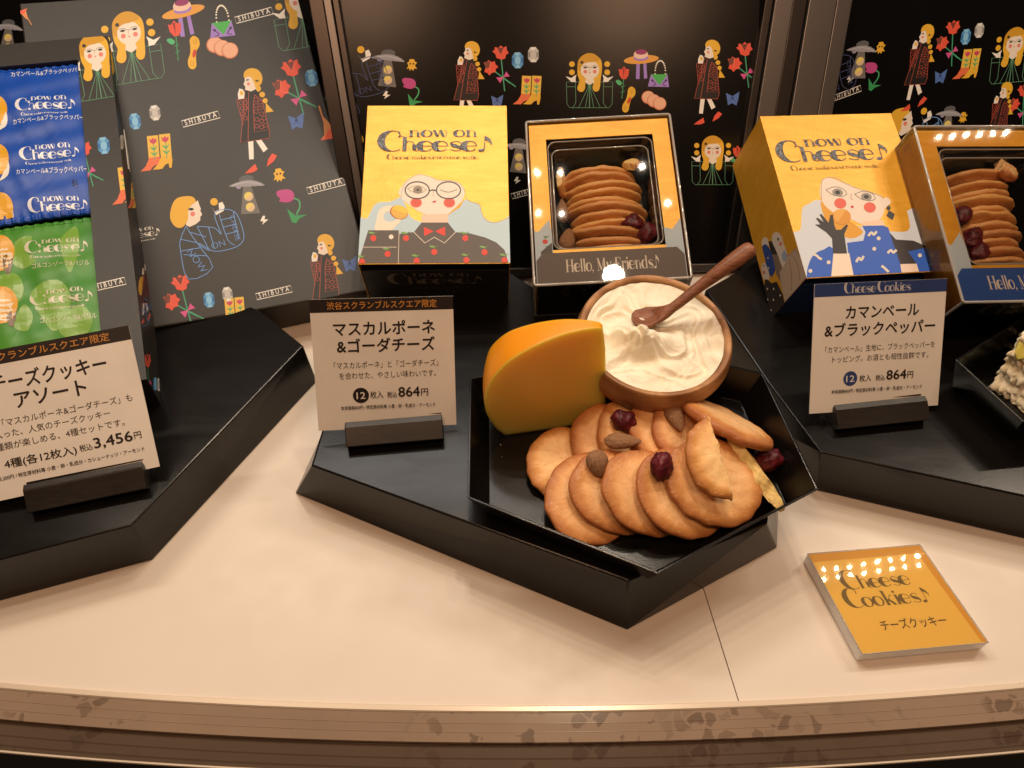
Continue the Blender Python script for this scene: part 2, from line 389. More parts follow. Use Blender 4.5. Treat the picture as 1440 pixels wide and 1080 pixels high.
def G(ch):
    v, c = vary, _arc
    def arc(cx, cy, rx, ry, a0, a1, side, heavy=HV):
        p = c(cx, cy, rx, ry, a0, a1); return v(p, fat(side, heavy)(p))
    if ch == 'n': return bar(.24, 0, .24, 1, .24)+bar(.0, .97, .24, .97, TH)+arc(.56, .62, .26, .37, 180, 0, 'x', TH)+bar(.84, 0, .84, .66, .2)+serif(.86, .02, .3)+serif(.24, .02, .4), 1.1
    if ch == 'm': return bar(.2, 0, .2, 1, .2)+serif(.1, .97, .2)+arc(.45, .62, .22, .37, 180, 0, 'x', TH)+bar(.66, 0, .66, .66, .18)+arc(.9, .62, .22, .37, 180, 0, 'x', TH)+bar(1.12, 0, 1.12, .66, .18)+serif(.2, .02)+serif(.66, .02, .28)+serif(1.14, .02, .28), 1.38
    if ch == 'o': return arc(.5, .5, .4, .49, 90, 270, 'x', .34)+arc(.5, .5, .4, .49, -90, 90, 'x', .17), 1.0
    if ch == 'w': return bar(.12, .98, .42, .02, .24)+bar(.42, .02, .66, .98, TH)+bar(.66, .98, .94, .02, .24)+arc(1.02, .5, .2, .5, -90, 100, 'x', TH)+serif(.1, .98, .24)+serif(.64, .98, .2), 1.36
    if ch == 'C': return arc(.85, 1.02, .78, 1.02, 55, 305, 'l', .50)+arc(1.14, 1.62, .14, .24, 90, -60, 'x', .09), 1.36
    if ch == 'h': return bar(.24, 0, .24, 1.42, .26)+arc(-.02, 1.30, .22, .2, 20, 150, 'x', TH)+arc(.56, .62, .28, .37, 180, 0, 'x', TH)+bar(.86, .1, .86, .66, .24)+arc(1.02, .12, .14, .1, 180, 320, 'x', TH), 1.12
    if ch == 'e': return arc(.50, .5, .42, .49, 0, 325, 'l', .44)+bar(.16, .50, .93, .52, TH), .98
    if ch == 's':
        p = catmull([(.80, .80), (.52, .98), (.18, .84), (.26, .6), (.62, .42), (.80, .2), (.50, .02), (.08, .18)], False, 5)
        return v(p, [TH+.27*math.exp(-((i/(len(p)-1)-.5)/.17)**2) for i in range(len(p))]), .88
    if ch == 'k': return bar(.24, 0, .24, 1.5, .26)+bar(.3, .4, .78, .96, TH)+bar(.44, .56, .86, .02, .24)+serif(.24, .02)+serif(.8, .97, .26)+serif(.9, .02, .26)+serif(.14, 1.5, .22), 1.05
    if ch == 'i': return bar(.22, 0, .22, .98, .24)+serif(.22, .02)+serif(.14, .97, .2)+[ell(.2, 1.3, .13, .13, n=12)], .46
    if ch == 'H': return bar(.3, 0, .3, 1.45, .26)+bar(1.15, 0, 1.15, 1.45, .26)+bar(.3, .75, 1.15, .75, TH)+serif(.3, .02, .5)+serif(.3, 1.43, .5)+serif(1.15, .02, .5)+serif(1.15, 1.43, .5), 1.5
    if ch == 'l': return bar(.22, 0, .22, 1.5, .22)+serif(.22, .02)+serif(.15, 1.48, .22), .46
    if ch == 'M': return bar(.25, 0, .25, 1.45, TH)+bar(.25, 1.42, .75, .1, .24)+bar(.75, .1, 1.2, 1.42, TH)+bar(1.25, 0, 1.25, 1.45, .26)+serif(.25, .02, .4)+serif(1.25, .02, .46)+serif(.2, 1.43, .3)+serif(1.3, 1.43, .3), 1.6
    if ch == 'y': return bar(.1, .98, .42, .1, .22)+bar(.78, .98, .3, -.4, TH)+serif(.1, .98, .24)+serif(.78, .98, .24)+[ell(.22, -.36, .1, .1, n=10)], .95
    if ch == 'F': return bar(.28, 0, .28, 1.45, .26)+bar(.1, 1.42, 1.0, 1.42, TH)+bar(.28, .75, .75, .75, TH)+bar(.98, 1.42, .98, 1.1, .08)+serif(.28, .02, .5), 1.1
    if ch == 'r': return bar(.24, 0, .24, .98, .22)+serif(.24, .02)+serif(.14, .97, .2)+arc(.56, .62, .26, .37, 180, 60, 'x', TH)+[ell(.66, .84, .12, .12, n=10)], .8
    if ch == 'd': return arc(.48, .5, .38, .49, 60, 300, 'l', .32)+bar(.82, 0, .82, 1.5, .22)+serif(.74, 1.48, .2)+serif(.88, .02, .2), 1.08
    if ch == 'a': return arc(.42, .34, .3, .32, 90, 270, 'x', .22)+bar(.7, .1, .7, .7, .2)+arc(.42, .68, .28, .28, 0, 150, 'x', TH)+bar(.42, .66, .7, .66, TH)+bar(.42, .04, .7, .12, TH)+serif(.78, .03, .18), .95
    if ch == 'v': return bar(.12, .98, .45, .02, .22)+bar(.45, .02, .78, .98, TH)+serif(.12, .98, .26)+serif(.78, .98, .2), .92
    if ch == 'p' or ch == 'g': return arc(.48, .5, .38, .49, 90, 450, 'l', .3), 1.0
    if ch == ',': return [ell(.14, .06, .11, .11, n=10)]+bar(.18, .05, .08, -.25, .06), .36
    if ch == '.': return [ell(.14, .1, .12, .12, n=10)], .34
    if ch == '~': return [ell(.26, .08, .22, .14, 20, n=14)]+bar(.43, .06, .50, 1.5, .06)+vary([(.50, 1.48), (.62, 1.2), (.80, 1.02), (.90, .8), (.86, .55)], [.10, .34, .22, .10, .04]), 1.05
    if ch == '~~': return [ell(.22, .06, .24, .15, 20, n=14)]+bar(.4, .06, .55, 1.45, .07)+vary(catmull([(.52, 1.45), (.75, 1.15), (1.1, 1.2), (1.15, .8), (1.0, .5)], False, 5), [.06+.26*math.exp(-((i-6)/3.2)**2) for i in range(21)]), 1.25
    return [], .45
def lettering(s, track=0):                  # x-height 1 lettering as (polys, width)
    out = []; x = 0
    for ch in s:
        g, w = G(ch); out += [[(a+x, b) for a, b in p] for p in g]; x += w+track
    return out, x-track

class Print:
    def __init__(s, fr, rect=None, lift=.012, step=.0005):
        s.fr, s.rect, s.lift, s.step = fr, rect, lift, step; s.items = []; s.k = 0
        s.T = lambda x, y: fr.px(x, y)       # current mapping of drawing coordinates to the face
    def local(s): s.T = lambda x, y: (x, y); return s
    def sheet(s, ox, oy, k): s.T = lambda x, y: s.fr.px(ox+x/k, oy+y/k); return s
    def motif(s, cx, cy, c0, k, mtx=(1, 0, 0, 1)):  # drawing units around c0 -> photo offsets
        a, b, c, d = mtx
        def T(x, y):
            u, v = (x-c0[0])/k, (y-c0[1])/k
            return s.fr.px(cx+a*u+b*v, cy+c*u+d*v)
        s.T = T; return s
    def raw(s, polys, color, foil=0):
        s.k += 1; z = s.lift+s.step*s.k
        for p in polys:
            q = [s.T(*a) for a in p]
            if s.rect: q = clip_poly(q, s.rect)
            if len(q) < 3 or abs(area2(q)) < 1e-6: continue
            if area2(q) < 0: q = q[::-1]
            s.items.append((q, z, color, foil))
    def poly(s, pts, color, smooth=0, foil=0): s.raw([catmull(pts, True, smooth) if smooth else pts], srgb(color), foil)
    def dot(s, x, y, r, color, ry=None, rot=0, n=20): s.raw([ell(x, y, r, ry, rot, n)], srgb(color))
    def line(s, pts, w, color, closed=False, smooth=0, w1=None):
        if smooth: pts = catmull(pts, closed, smooth)
        s.raw(ribbon(pts, w, w1, closed), srgb(color))
    def glyphs(s, polys, width, x, y, h, color, ang=0, align='c', squash=1, foil=0, skew=0, yup=-1):
        ca, sa = math.cos(math.radians(ang)), math.sin(math.radians(ang)); off = {'c': width/2, 'l': 0, 'r': width}[align]
        out = []
        for p in polys:
            q = []
            for a, b in p:
                u, v = (a-off+skew*b)*h*squash, b*h*yup; q.append((x+u*ca-v*sa, y+u*sa+v*ca))
            out.append(q)
        s.raw(out, srgb(color), foil)
    def text(s, t, x, y, h, color, ang=0, align='c', bold=0.0, squash=1, fitw=None, foil=0, yup=-1):
        ps, (w0, w1) = text_polys(t, min(bold, 0)); w = (w1-w0) or 1
        if fitw: squash = fitw/(w*h)
        offs = [(0, 0)] if bold <= .005 else [(-bold, 0), (bold, 0), (0, bold), (0, -bold)]
        for dx, dy in offs:                    # heavier type: the same glyphs struck again slightly shifted
            s.glyphs([[(a-w0+dx, b+dy) for a, b in p] for p in ps], w, x, y, h, color, ang, align, squash, foil, 0, yup)
    def fancy(s, t, x, y, h, color, ang=0, align='c', fitw=None, foil=0, track=0, yup=-1):
        ps, w = lettering(t, track); squash = fitw/(w*h) if fitw else 1
        s.glyphs(ps, w, x, y, h, color, ang, align, squash, foil, 0, yup)
    def build(s, name, parent, mats=None):
        V = []; F = []; mi = []; cols = []
        for q, z, c, f in s.items:
            n0 = len(V); V += [s.fr.w(a, b, z) for a, b in q]; F.append(tuple(range(n0, n0+len(q)))); mi.append(f); cols += [(*c, 1)]*len(q)
        o = mesh_obj(name, V, F, mats or [M['ink'], M['foil'], M['greyfoil']], parent, mi)
        at = o.data.color_attributes.new('ink', 'FLOAT_COLOR', 'CORNER')
        at.data.foreach_set('color', np.array(cols, dtype=np.float32).ravel())
        return o

def logo(pr, x, y, w, color, ang=0, foil=0, tag_line=True, sub=None):
    """now on / Cheese lockup centred at x,y (y = base line of the big word), w = width of the big word."""
    ca, sa = math.cos(math.radians(ang)), math.sin(math.radians(ang))
    def at(u, v): return x+u*w*ca-v*w*sa, y+u*w*sa+v*w*ca
    pr.fancy('Cheese~', *at(0, 0), w*.108, color, ang, fitw=w, foil=foil)
    pr.fancy('now on', *at(.055, -.155), w*.072, color, ang, fitw=w*.615, foil=foil)
    if tag_line: pr.fancy('Cheese makes everyone smile.', *at(-.03, .085), w*.026, sub or color, ang, fitw=w*.80, foil=0)

# ------------------------------------------------------------------ printed motifs of the wrapping pattern
GOLD, GOLD2, SKIN, PINK, RED, GREEN, DGREEN, WHT = (226, 176, 52), (205, 152, 40), (232, 220, 205), (222, 130, 120), (222, 84, 62), (70, 168, 112), (92, 140, 108), (235, 230, 222)
def mot_front(p):                            # woman seen from the front, arms up, centre (435,455)
    for sx in (1, -1):
        X = lambda x: 435+sx*(x-435)
        for pts in ([(358, 460), (305, 460), (308, 585), (325, 605), (435, 605)], [(306, 487), (356, 487)], [(356, 460), (358, 578), (340, 604)], [(432, 480), (375, 603)], [(433, 480), (412, 603)], [(434, 480), (434, 605)], [(358, 460), (400, 462)], [(415, 470), (450, 485), (420, 486), (450, 468)]):
            p.line([(X(a), b) for a, b in pts], 2.6, (96, 150, 116))
        p.poly([(X(300), 428), (X(333), 438), (X(362), 418), (X(356), 440), (X(358), 461), (X(333), 460)], WHT)
        p.dot(X(336), 360, 16, GOLD); p.dot(X(336), 406, 16, GOLD)
    p.poly([(367, 380), (372, 340), (398, 310), (435, 298), (472, 310), (500, 340), (505, 385), (498, 440), (493, 490), (482, 512), (462, 512), (452, 492), (457, 465), (448, 445), (424, 445), (412, 465), (410, 495), (398, 514), (378, 514), (366, 495), (378, 455), (368, 420)], GOLD, 4)
    p.poly([(418, 430), (454, 430), (462, 462), (435, 478), (410, 462)], SKIN)
    p.dot(437, 392, 52, SKIN, 52)
    p.poly([(369, 385), (372, 340), (398, 310), (435, 298), (470, 308), (492, 336), (455, 348), (415, 352), (390, 372), (384, 400)], GOLD2, 4)
    for x in (411, 464):
        p.dot(x, 379, 11, (90, 85, 85), 5); p.dot(x, 379, 4, (20, 18, 18), 5); p.line([(x-17, 372), (x, 368), (x+16, 374)], 2.4, (120, 110, 105))
        p.dot(x, 402, 10.5, PINK)
    p.line([(424, 378), (450, 378)], 2, (120, 110, 105)); p.line([(437, 380), (434, 398)], 1.8, (190, 160, 140)); p.dot(436, 407, 4, (200, 70, 60), 2.5)
    p.dot(392, 350, 9, (60, 50, 45), 8)
def mot_walker(p, faint=0):                  # woman walking in a patterned coat, centre (1110,460)
    RB = (150, 62, 50) if faint else (176, 78, 62)
    p.poly([(1060, 308), (1075, 314), (1086, 342), (1078, 358), (1048, 357), (1049, 332)], WHT); p.dot(1067, 330, 8, GOLD, 11)
    p.poly([(1062, 557), (1086, 557), (1075, 640), (1054, 638)], WHT); p.poly([(1098, 557), (1121, 553), (1146, 603), (1124, 616)], WHT)
    p.poly([(1023, 700), (1050, 680), (1078, 662), (1085, 690), (1062, 700)], RED); p.poly([(1129, 684), (1140, 652), (1162, 627), (1184, 640), (1165, 664)], RED)
    p.poly([(1122, 520), (1145, 514), (1143, 535), (1125, 536)], WHT)
    for x, y, r in ((1145, 322, 14), (1160, 352, 13), (1169, 382, 12)): p.dot(x, y, r, GOLD)
    p.poly([(1170, 390), (1200, 437), (1164, 437)], GOLD)
    p.poly([(1085, 318), (1027, 555), (1160, 557), (1168, 518), (1165, 515), (1156, 380), (1135, 322)], (26, 19, 16))
    p.poly([(1092, 256), (1120, 248), (1142, 272), (1136, 322), (1112, 330), (1085, 318), (1089, 305), (1082, 292), (1091, 276)], SKIN)
    p.poly([(1090, 262), (1094, 238), (1115, 225), (1140, 226), (1162, 240), (1173, 268), (1168, 295), (1152, 312), (1136, 318), (1130, 290), (1118, 262)], GOLD, 4)
    p.dot(1105, 294, 7, PINK); p.dot(1104, 275, 7, (60, 55, 55), 3.5); p.line([(1138, 285), (1156, 287)], 4, (40, 30, 25)); p.dot(1145, 286, 5, (40, 30, 25))
    for l in ([(1085, 320), (1027, 555), (1160, 557), (1168, 518)], [(1040, 358), (1086, 358), (1080, 400), (1050, 478), (1040, 358)], [(1125, 348), (1155, 378), (1166, 516), (1098, 518), (1112, 390), (1125, 348)], [(1100, 330), (1062, 556)]): p.line(l, 2.8, RB)
    for x, y in ((1058, 375), (1076, 378), (1060, 400), (1074, 402), (1058, 425), (1066, 448), (1128, 372), (1146, 386), (1124, 398), (1142, 412), (1120, 425), (1143, 440), (1118, 462), (1138, 474), (1152, 462), (1112, 492), (1134, 500), (1154, 496)):
        p.line(ell(x, y, 10, 9, 0, 10), 2.4, RB, True)
def mot_bouquet(p):                          # (1135,390)
    p.line([(1138, 330), (1148, 430), (1158, 515)], 6, (66, 160, 120)); p.line([(1100, 402), (1150, 440), (1220, 490)], 6, (66, 160, 120)); p.line([(1150, 440), (1190, 470)], 8, (66, 160, 120))
    p.poly([(1087, 290), (1100, 285), (1102, 266), (1122, 272), (1136, 258), (1150, 270), (1168, 262), (1170, 284), (1181, 300), (1164, 312), (1162, 330), (1140, 338), (1112, 328), (1106, 308)], RED)
    p.poly([(1112, 272), (1155, 270), (1136, 312)], (120, 48, 38)); p.line([(1112, 272), (1136, 312), (1155, 270)], 3, (240, 120, 90))
    p.poly([(1040, 352), (1055, 356), (1066, 340), (1082, 352), (1102, 346), (1106, 364), (1122, 378), (1108, 390), (1106, 408), (1086, 412), (1072, 427), (1060, 412), (1044, 408), (1050, 384)], RED)
    p.poly([(1044, 352), (1078, 346), (1070, 384), (1048, 388)], (120, 60, 48)); p.line([(1078, 346), (1074, 396), (1106, 408)], 3, (240, 120, 90))
    p.poly([(1152, 436), (1110, 438), (1132, 470)], (206, 84, 146)); p.poly([(1150, 436), (1166, 404), (1187, 432)], (206, 84, 146))
def mot_gem(p, blue=1):                      # (1230,343)
    c = [(82, 150, 205), (132, 190, 228), (50, 110, 170)] if blue else [(190, 188, 184), (225, 223, 218), (140, 138, 135)]
    oc = lambda k: [(1230+a*k, 343+b*k) for a, b in ((-18, -44), (14, -46), (32, -22), (32, 20), (16, 44), (-14, 44), (-33, 20), (-32, -20))]
    p.poly(oc(1), c[0]); o, i = oc(1), oc(.55)
    for k in range(0, 8, 2): p.poly([o[k], o[(k+1) % 8], i[(k+1) % 8], i[k]], c[2] if k % 4 else c[1])
    p.poly(i, c[1] if blue else c[0]); p.line(i, 2, c[2], True)
def mot_boots(p):                            # (85,510)
    for dx, fc in ((0, (225, 110, 70)), (57, GOLD)):
        p.poly([(58+dx, 428), (110+dx, 430), (104+dx, 520), (104+dx, 556), (96+dx, 590), (86+dx, 591), (84+dx, 566), (66+dx, 574), (52+dx, 589), (6+dx, 588), (34+dx, 566), (52+dx, 535)], fc)
        p.poly([(58+dx, 428), (110+dx, 430), (104+dx, 530), (53+dx, 530)], (228, 186, 70))
        p.poly([(66+dx, 440), (76+dx, 448), (84+dx, 438), (92+dx, 448), (102+dx, 442), (99+dx, 460), (84+dx, 470), (70+dx, 460)], (196, 66, 96))
        p.line([(84+dx, 468), (80+dx, 545)], 3.5, GREEN)
        for y in (480, 505): p.poly([(83+dx, y+22), (62+dx, y), (80+dx, y+6)], GREEN); p.poly([(82+dx, y+22), (102+dx, y), (86+dx, y+6)], GREEN)
def mot_ufo(p):                              # (505,400)
    p.poly([(482, 350), (524, 350), (550, 503), (447, 494)], (112, 108, 106))
    for x in (458, 548): p.dot(x, 346, 14, (150, 142, 176), 12)
    p.dot(505, 312, 40, (92, 92, 96), 22); p.poly([(408, 336), (450, 322), (510, 318), (562, 332), (597, 360), (548, 356), (500, 352), (450, 344)], (150, 150, 158), 4); p.line([(425, 334), (505, 328), (580, 352)], 3, (190, 190, 196), smooth=4)
    for y in (405, 463): p.dot(503, y, 24, (226, 206, 110)); p.poly(ell(503, y, 24, 24, -30, 16, 0, 180), (214, 188, 150))
def mot_critter(p):                          # (637,362) small gold creature
    p.poly([(612, 352), (622, 345), (625, 332), (650, 332), (655, 345), (667, 350), (655, 366), (667, 385), (652, 383), (645, 396), (636, 386), (626, 396), (622, 382), (608, 386), (618, 368)], GOLD, 3)
    p.dot(629, 357, 5, (60, 40, 20)); p.dot(646, 357, 5, (60, 40, 20))
def mot_bolt(p): p.poly([(491, 513), (503, 515), (497, 533), (517, 535), (482, 558), (490, 541), (474, 539)], WHT)   # (493,537)
def mot_tulip(p):                            # (630,510)
    p.line([(650, 484), (672, 500), (670, 530), (648, 560)], 7, GREEN, smooth=4)
    p.poly([(580, 448), (590, 437), (622, 438), (646, 446), (657, 466), (650, 490), (622, 498), (586, 486), (592, 474), (583, 462)], (186, 70, 140), 3)
    p.poly([(612, 524), (642, 562), (697, 570), (658, 580), (638, 598), (622, 590)], (50, 150, 90))
def mot_bow(p): p.poly([(1203, 525), (1240, 543), (1279, 518), (1272, 562), (1262, 596), (1238, 582), (1214, 594), (1210, 562)], (78, 110, 176)); p.dot(1240, 552, 8, (40, 60, 120)); p.line([(1222, 570), (1240, 560), (1258, 572)], 2.5, (40, 60, 120))   # (1240,558)
def mot_rose(p):                             # (620,460)
    p.line([(628, 440), (618, 555)], 5, (60, 140, 90))
    for y in (490, 520): p.line([(612, y), (634, y-8)], 4, (60, 140, 90))
    p.poly([(583, 455), (600, 450), (618, 466), (610, 480), (594, 474)], (80, 180, 120), 3)
    p.poly([(600, 387), (614, 392), (630, 373), (641, 388), (659, 390), (654, 425), (640, 446), (618, 444), (604, 422)], RED); p.poly([(622, 384), (634, 384), (628, 440)], (150, 44, 40))
def mot_hat(p):                              # (728,340)
    p.poly([(700, 342), (719, 342), (717, 444), (697, 442)], (160, 128, 206)); p.poly([(738, 340), (754, 338), (761, 438), (742, 441)], (160, 128, 206))
    p.dot(727, 333, 99, (224, 160, 70), 24, -5); p.dot(725, 308, 41, (235, 200, 180), 32); p.dot(726, 291, 32, (150, 54, 110), 15)
    p.line([(686, 322), (705, 333), (745, 332), (765, 318)], 11, (160, 128, 206), smooth=4)
def mot_bag(p):                              # (823,430)
    for i in range(17):
        a = math.pi*(1-i/16); p.dot(833+29*math.cos(a), 418-74*math.sin(a)**.8, 4.4, (236, 230, 214), n=8)
    p.poly([(780, 420), (873, 420), (882, 492), (763, 489)], (160, 128, 206)); p.poly([(780, 420), (873, 420), (828, 482)], (74, 176, 84))
    for x, s_ in ((795, 1), (858, -1)):
        p.line([(x-14*s_, 450), (x, 462), (x+12*s_, 478), (x-8*s_, 484)], 4, (40, 24, 70), smooth=3); p.dot(x-6*s_, 455, 6, (40, 24, 70))
def mot_peanut(p):                           # (657,560)
    p.poly([(655, 500), (675, 487), (694, 505), (692, 535), (672, 558), (662, 590), (655, 622), (638, 633), (622, 620), (624, 590), (642, 560), (650, 530)], GOLD, 4)
    p.dot(660, 565, 8, (200, 60, 40), 20, 25); p.line(ell(676, 515, 7, 10, 20, 10), 2, (170, 110, 20), True); p.line(ell(639, 608, 7, 10, 0, 10), 2, (170, 110, 20), True)
def mot_biscuits(p):                         # (798,565)
    for x, y in ((768, 549), (799, 568), (832, 584)): p.dot(x, y, 38, (206, 120, 92), 37); p.dot(x+1, y-2, 34, (232, 178, 146), 33)
def mot_cone(p): p.poly([(112, 530), (120, 528), (128, 580), (150, 610), (178, 668), (172, 690), (102, 690), (122, 668), (126, 610)], (214, 140, 80)); p.poly([(150, 640), (178, 668), (172, 690), (102, 690), (130, 668)], (230, 96, 66))  # (140,610)
def mot_shibuya(p):                          # (847,502) framed word
    f = [(766, 512), (920, 470), (930, 498), (774, 538)]; p.line(f, 3.2, WHT, True)
    p.text('S H I B U Y A', 850, 512, 30, WHT, -15, bold=.006, fitw=138)
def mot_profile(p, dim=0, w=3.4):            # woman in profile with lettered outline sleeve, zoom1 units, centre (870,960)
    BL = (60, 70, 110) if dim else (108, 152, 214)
    p.poly([(785, 950), (790, 880), (835, 845), (842, 868), (848, 882), (845, 888), (853, 906), (845, 915), (845, 930), (828, 945), (800, 958)], SKIN)
    p.poly([(718, 920), (724, 872), (745, 838), (785, 828), (815, 832), (826, 852), (808, 866), (795, 892), (792, 930), (768, 960), (738, 955)], GOLD, 4)
    p.dot(813, 903, 10, PINK); p.dot(806, 883, 12, (90, 80, 78), 6); p.dot(808, 883, 5, (20, 18, 18), 6)
    p.poly([(892, 872), (905, 894), (925, 885), (922, 858), (938, 852), (948, 872), (944, 890), (912, 908)], WHT); p.dot(903, 852, 16, GOLD)
    for l in ([(785, 955), (762, 1010), (762, 1060), (795, 1178), (898, 1128), (832, 1025), (900, 1060), (975, 1050), (1020, 1025), (1028, 985), (1000, 905), (960, 884), (920, 890), (906, 915), (934, 990), (905, 962), (832, 956)],
              [(785, 955), (832, 1025), (886, 1060)], [(832, 956), (880, 1050)], [(762, 1010), (832, 1025)], [(762, 1060), (850, 1045)], [(800, 980), (870, 1000)], [(775, 1075), (872, 1080)],
              [(925, 905), (960, 1010), (990, 1035)], [(985, 895), (1008, 1010)], [(930, 930), (990, 915)], [(940, 960), (1000, 945)], [(950, 990), (1006, 975)], [(880, 960), (905, 1050)]): p.line(l, w, BL, smooth=3)
    p.text('NOW', 820, 1110, 44, BL, 55, bold=-.012, squash=1.0); p.text('ON', 925, 1045, 40, BL, -18, bold=-.012); p.text('CHEESE', 982, 965, 30, BL, 76, bold=-.012, squash=1.1)

REF = dict(front=(mot_front, (435, 455), 4), walker=(mot_walker, (1110, 400), 4), bouquet=(mot_bouquet, (1135, 390), 4), gem=(mot_gem, (1230, 343), 4),
           gemw=(lambda p: mot_gem(p, 0), (1230, 343), 4), boots=(mot_boots, (85, 510), 4), ufo=(mot_ufo, (505, 400), 4), critter=(mot_critter, (637, 362), 4),
           bolt=(mot_bolt, (493, 537), 4), tulip=(mot_tulip, (630, 510), 4), bow=(mot_bow, (1240, 558), 4), rose=(mot_rose, (620, 460), 4), hat=(mot_hat, (728, 350), 4),
           bag=(mot_bag, (823, 430), 4), peanut=(mot_peanut, (657, 560), 4), biscuits=(mot_biscuits, (798, 565), 4), cone=(mot_cone, (140, 610), 4),
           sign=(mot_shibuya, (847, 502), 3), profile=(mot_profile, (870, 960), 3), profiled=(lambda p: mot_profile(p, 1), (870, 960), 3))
def place(pr, name, x, y, sc=1.0, rot=0, skew=0, sx=1.0):
    f, c0, k = REF[name]; a = math.radians(rot); c, s_ = math.cos(a)*sc, math.sin(a)*sc
    pr.k = 0
    pr.motif(x, y, c0, k, (c*sx, -s_+skew*c, s_*sx, c+skew*s_)); f(pr)

# ------------------------------------------------------------------ counter, rail, back wall of the case
def arc_y(x, y0, R): return y0+R-math.sqrt(R*R-x*x)
def sheet_between(name, f0, f1, z0, z1, mat_, xs, origin=None):
    V = []; F = []
    for x in xs: V += [(x, f0(x), z0), (x, f1(x), z1)]
    for i in range(len(xs)-1): F.append((2*i, 2*i+2, 2*i+3, 2*i+1))
    return mesh_obj(name, V, F, mat_, None, smooth=True)
RC = 290.0
edge = lambda x: arc_y(x, 13.7, RC)
xs = np.linspace(-75, 75, 121)
seam = lambda y: 10.61+(y-19.97)*(11.39-10.61)/(13.81-19.97)
# two boards that meet at a fine joint
def board(x_of_seam, side):
    V = []; F = []; ys = None
    xs_ = np.linspace(0, 1, 61)
    for t in xs_:
        if side < 0: x0 = -75+(11.42-75*-1)*t; xf = -75+(seam(13.9)-.03+75)*t; xb = -75+(seam(60)-.03+75)*t
        else: xf = 75+(seam(13.9)+.03-75)*t; xb = 75+(seam(60)+.03-75)*t
        V += [(xf, edge(xf), 0), (xb, 60, 0), (xf, edge(xf), -2), (xb, 60, -2)]
    n = len(xs_)
    for i in range(n-1):
        a, b = 4*i, 4*(i+1)
        F += [(a, b, b+1, a+1), (a+2, a+3, b+3, b+2), (a, a+2, b+2, b)]
    a = 4*(n-1); F += [(a, a+1, a+3, a+2)]
    o = mesh_obj('counter_board', V, F, M['counter'], None); struct(o); return o
board(None, -1); board(None, 1)
struct(box('counter_base', Frame((0, 37, -2.2), np.eye(3)), -75, 75, -23, 40, -6, 0, M['gloom']))
# stepped front rail following the curve
def strip(name, prof, mt, dx=0):
    V = []; F = []; n = len(prof)
    for x in xs:
        for dy, z in prof: V.append((x, edge(x)+dy, z))
    for i in range(len(xs)-1):
        for k in range(n-1): a = i*n+k; F.append((a, a+1, a+n+1, a+n))
    return mesh_obj(name, V, F, mt, None, smooth=False)
struct(strip('front_rail_lip', [(.0, -.3), (.0, .10), (-.06, .15), (-.28, .15), (-.34, .08)], M['lip']))
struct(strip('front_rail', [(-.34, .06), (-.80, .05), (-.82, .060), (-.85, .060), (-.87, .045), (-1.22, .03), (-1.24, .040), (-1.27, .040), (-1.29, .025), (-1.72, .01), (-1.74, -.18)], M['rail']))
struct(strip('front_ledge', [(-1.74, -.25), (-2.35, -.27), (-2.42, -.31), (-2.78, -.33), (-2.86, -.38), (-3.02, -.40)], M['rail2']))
struct(strip('front_trim', [(-3.02, -.40), (-3.05, -.36), (-3.11, -.36), (-3.14, -.44)], M['lip']))
struct(strip('front_plinth', [(-3.14, -.44), (-3.2, -1.2), (-4.5, -12), (-9, -30)], M['gloom']))

# back panels: lean away from the viewer
LEAN = 38
pan = Frame((0, 46.9, 1.1), rotm(90-LEAN, 0, 2.0))
panr = Frame((19.5, 47.6, 1.1), rotm(90-LEAN, 0, 16))
panl = Frame((-42, 66, 1.1), rotm(90-LEAN, 0, -8))
def backdrop(fr, a0, a1, label):
    t = thing('backdrop_panel', label, 'display panel', fr.w((a0+a1)/2, 0, -.3), 'dark printed panels behind the display')
    box('board', fr, a0, a1, -.6, 42, -.6, 0, M['panelblack'], t)
    return t, Print(fr, (a0, a1, 0, 42))
ca = pan.px(470, 0)[0]
tC, pC = backdrop(pan, pan.px(488, 200)[0]-.3, pan.px(1050, 200)[0]+.6, 'black panel printed with little figures behind the yellow box and the middle clear topped box')
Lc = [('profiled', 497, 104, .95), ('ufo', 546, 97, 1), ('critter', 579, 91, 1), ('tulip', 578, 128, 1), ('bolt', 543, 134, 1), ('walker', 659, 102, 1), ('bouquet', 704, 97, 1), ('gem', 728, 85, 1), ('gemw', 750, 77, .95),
      ('boots', 741, 127, 1), ('bow', 699, 142, .9), ('front', 829, 114, 1), ('rose', 875, 115, 1), ('hat', 902, 88, 1), ('bag', 926, 107, 1), ('peanut', 884, 140, 1), ('biscuits', 919, 141, 1),
      ('walker', 997, 100, 1), ('bouquet', 1047, 92, 1), ('bow', 1030, 139, 1), ('walker', 497, 226, .9), ('ufo', 730, 220, .92), ('bolt', 727, 254, .9), ('sign', 740, 270, .8), ('front', 1002, 226, .9), ('gem', 984, 150, .01),
      ('rose', 1035, 224, .9), ('biscuits', 640, 250, .9), ('bouquet', 560, 240, .9), ('bouquet', 815, 250, .9), ('gem', 985, 300, .01)]
for n, x, y, s_ in Lc:
    if s_ > .1: place(pC, n, x, y, s_)
pC.build('printed_pattern', tC)
tR, pR = backdrop(panr, panr.px(1150, 100)[0]-1.2, panr.px(1700, 100)[0], 'black printed panel at the right edge, behind the two right hand boxes')
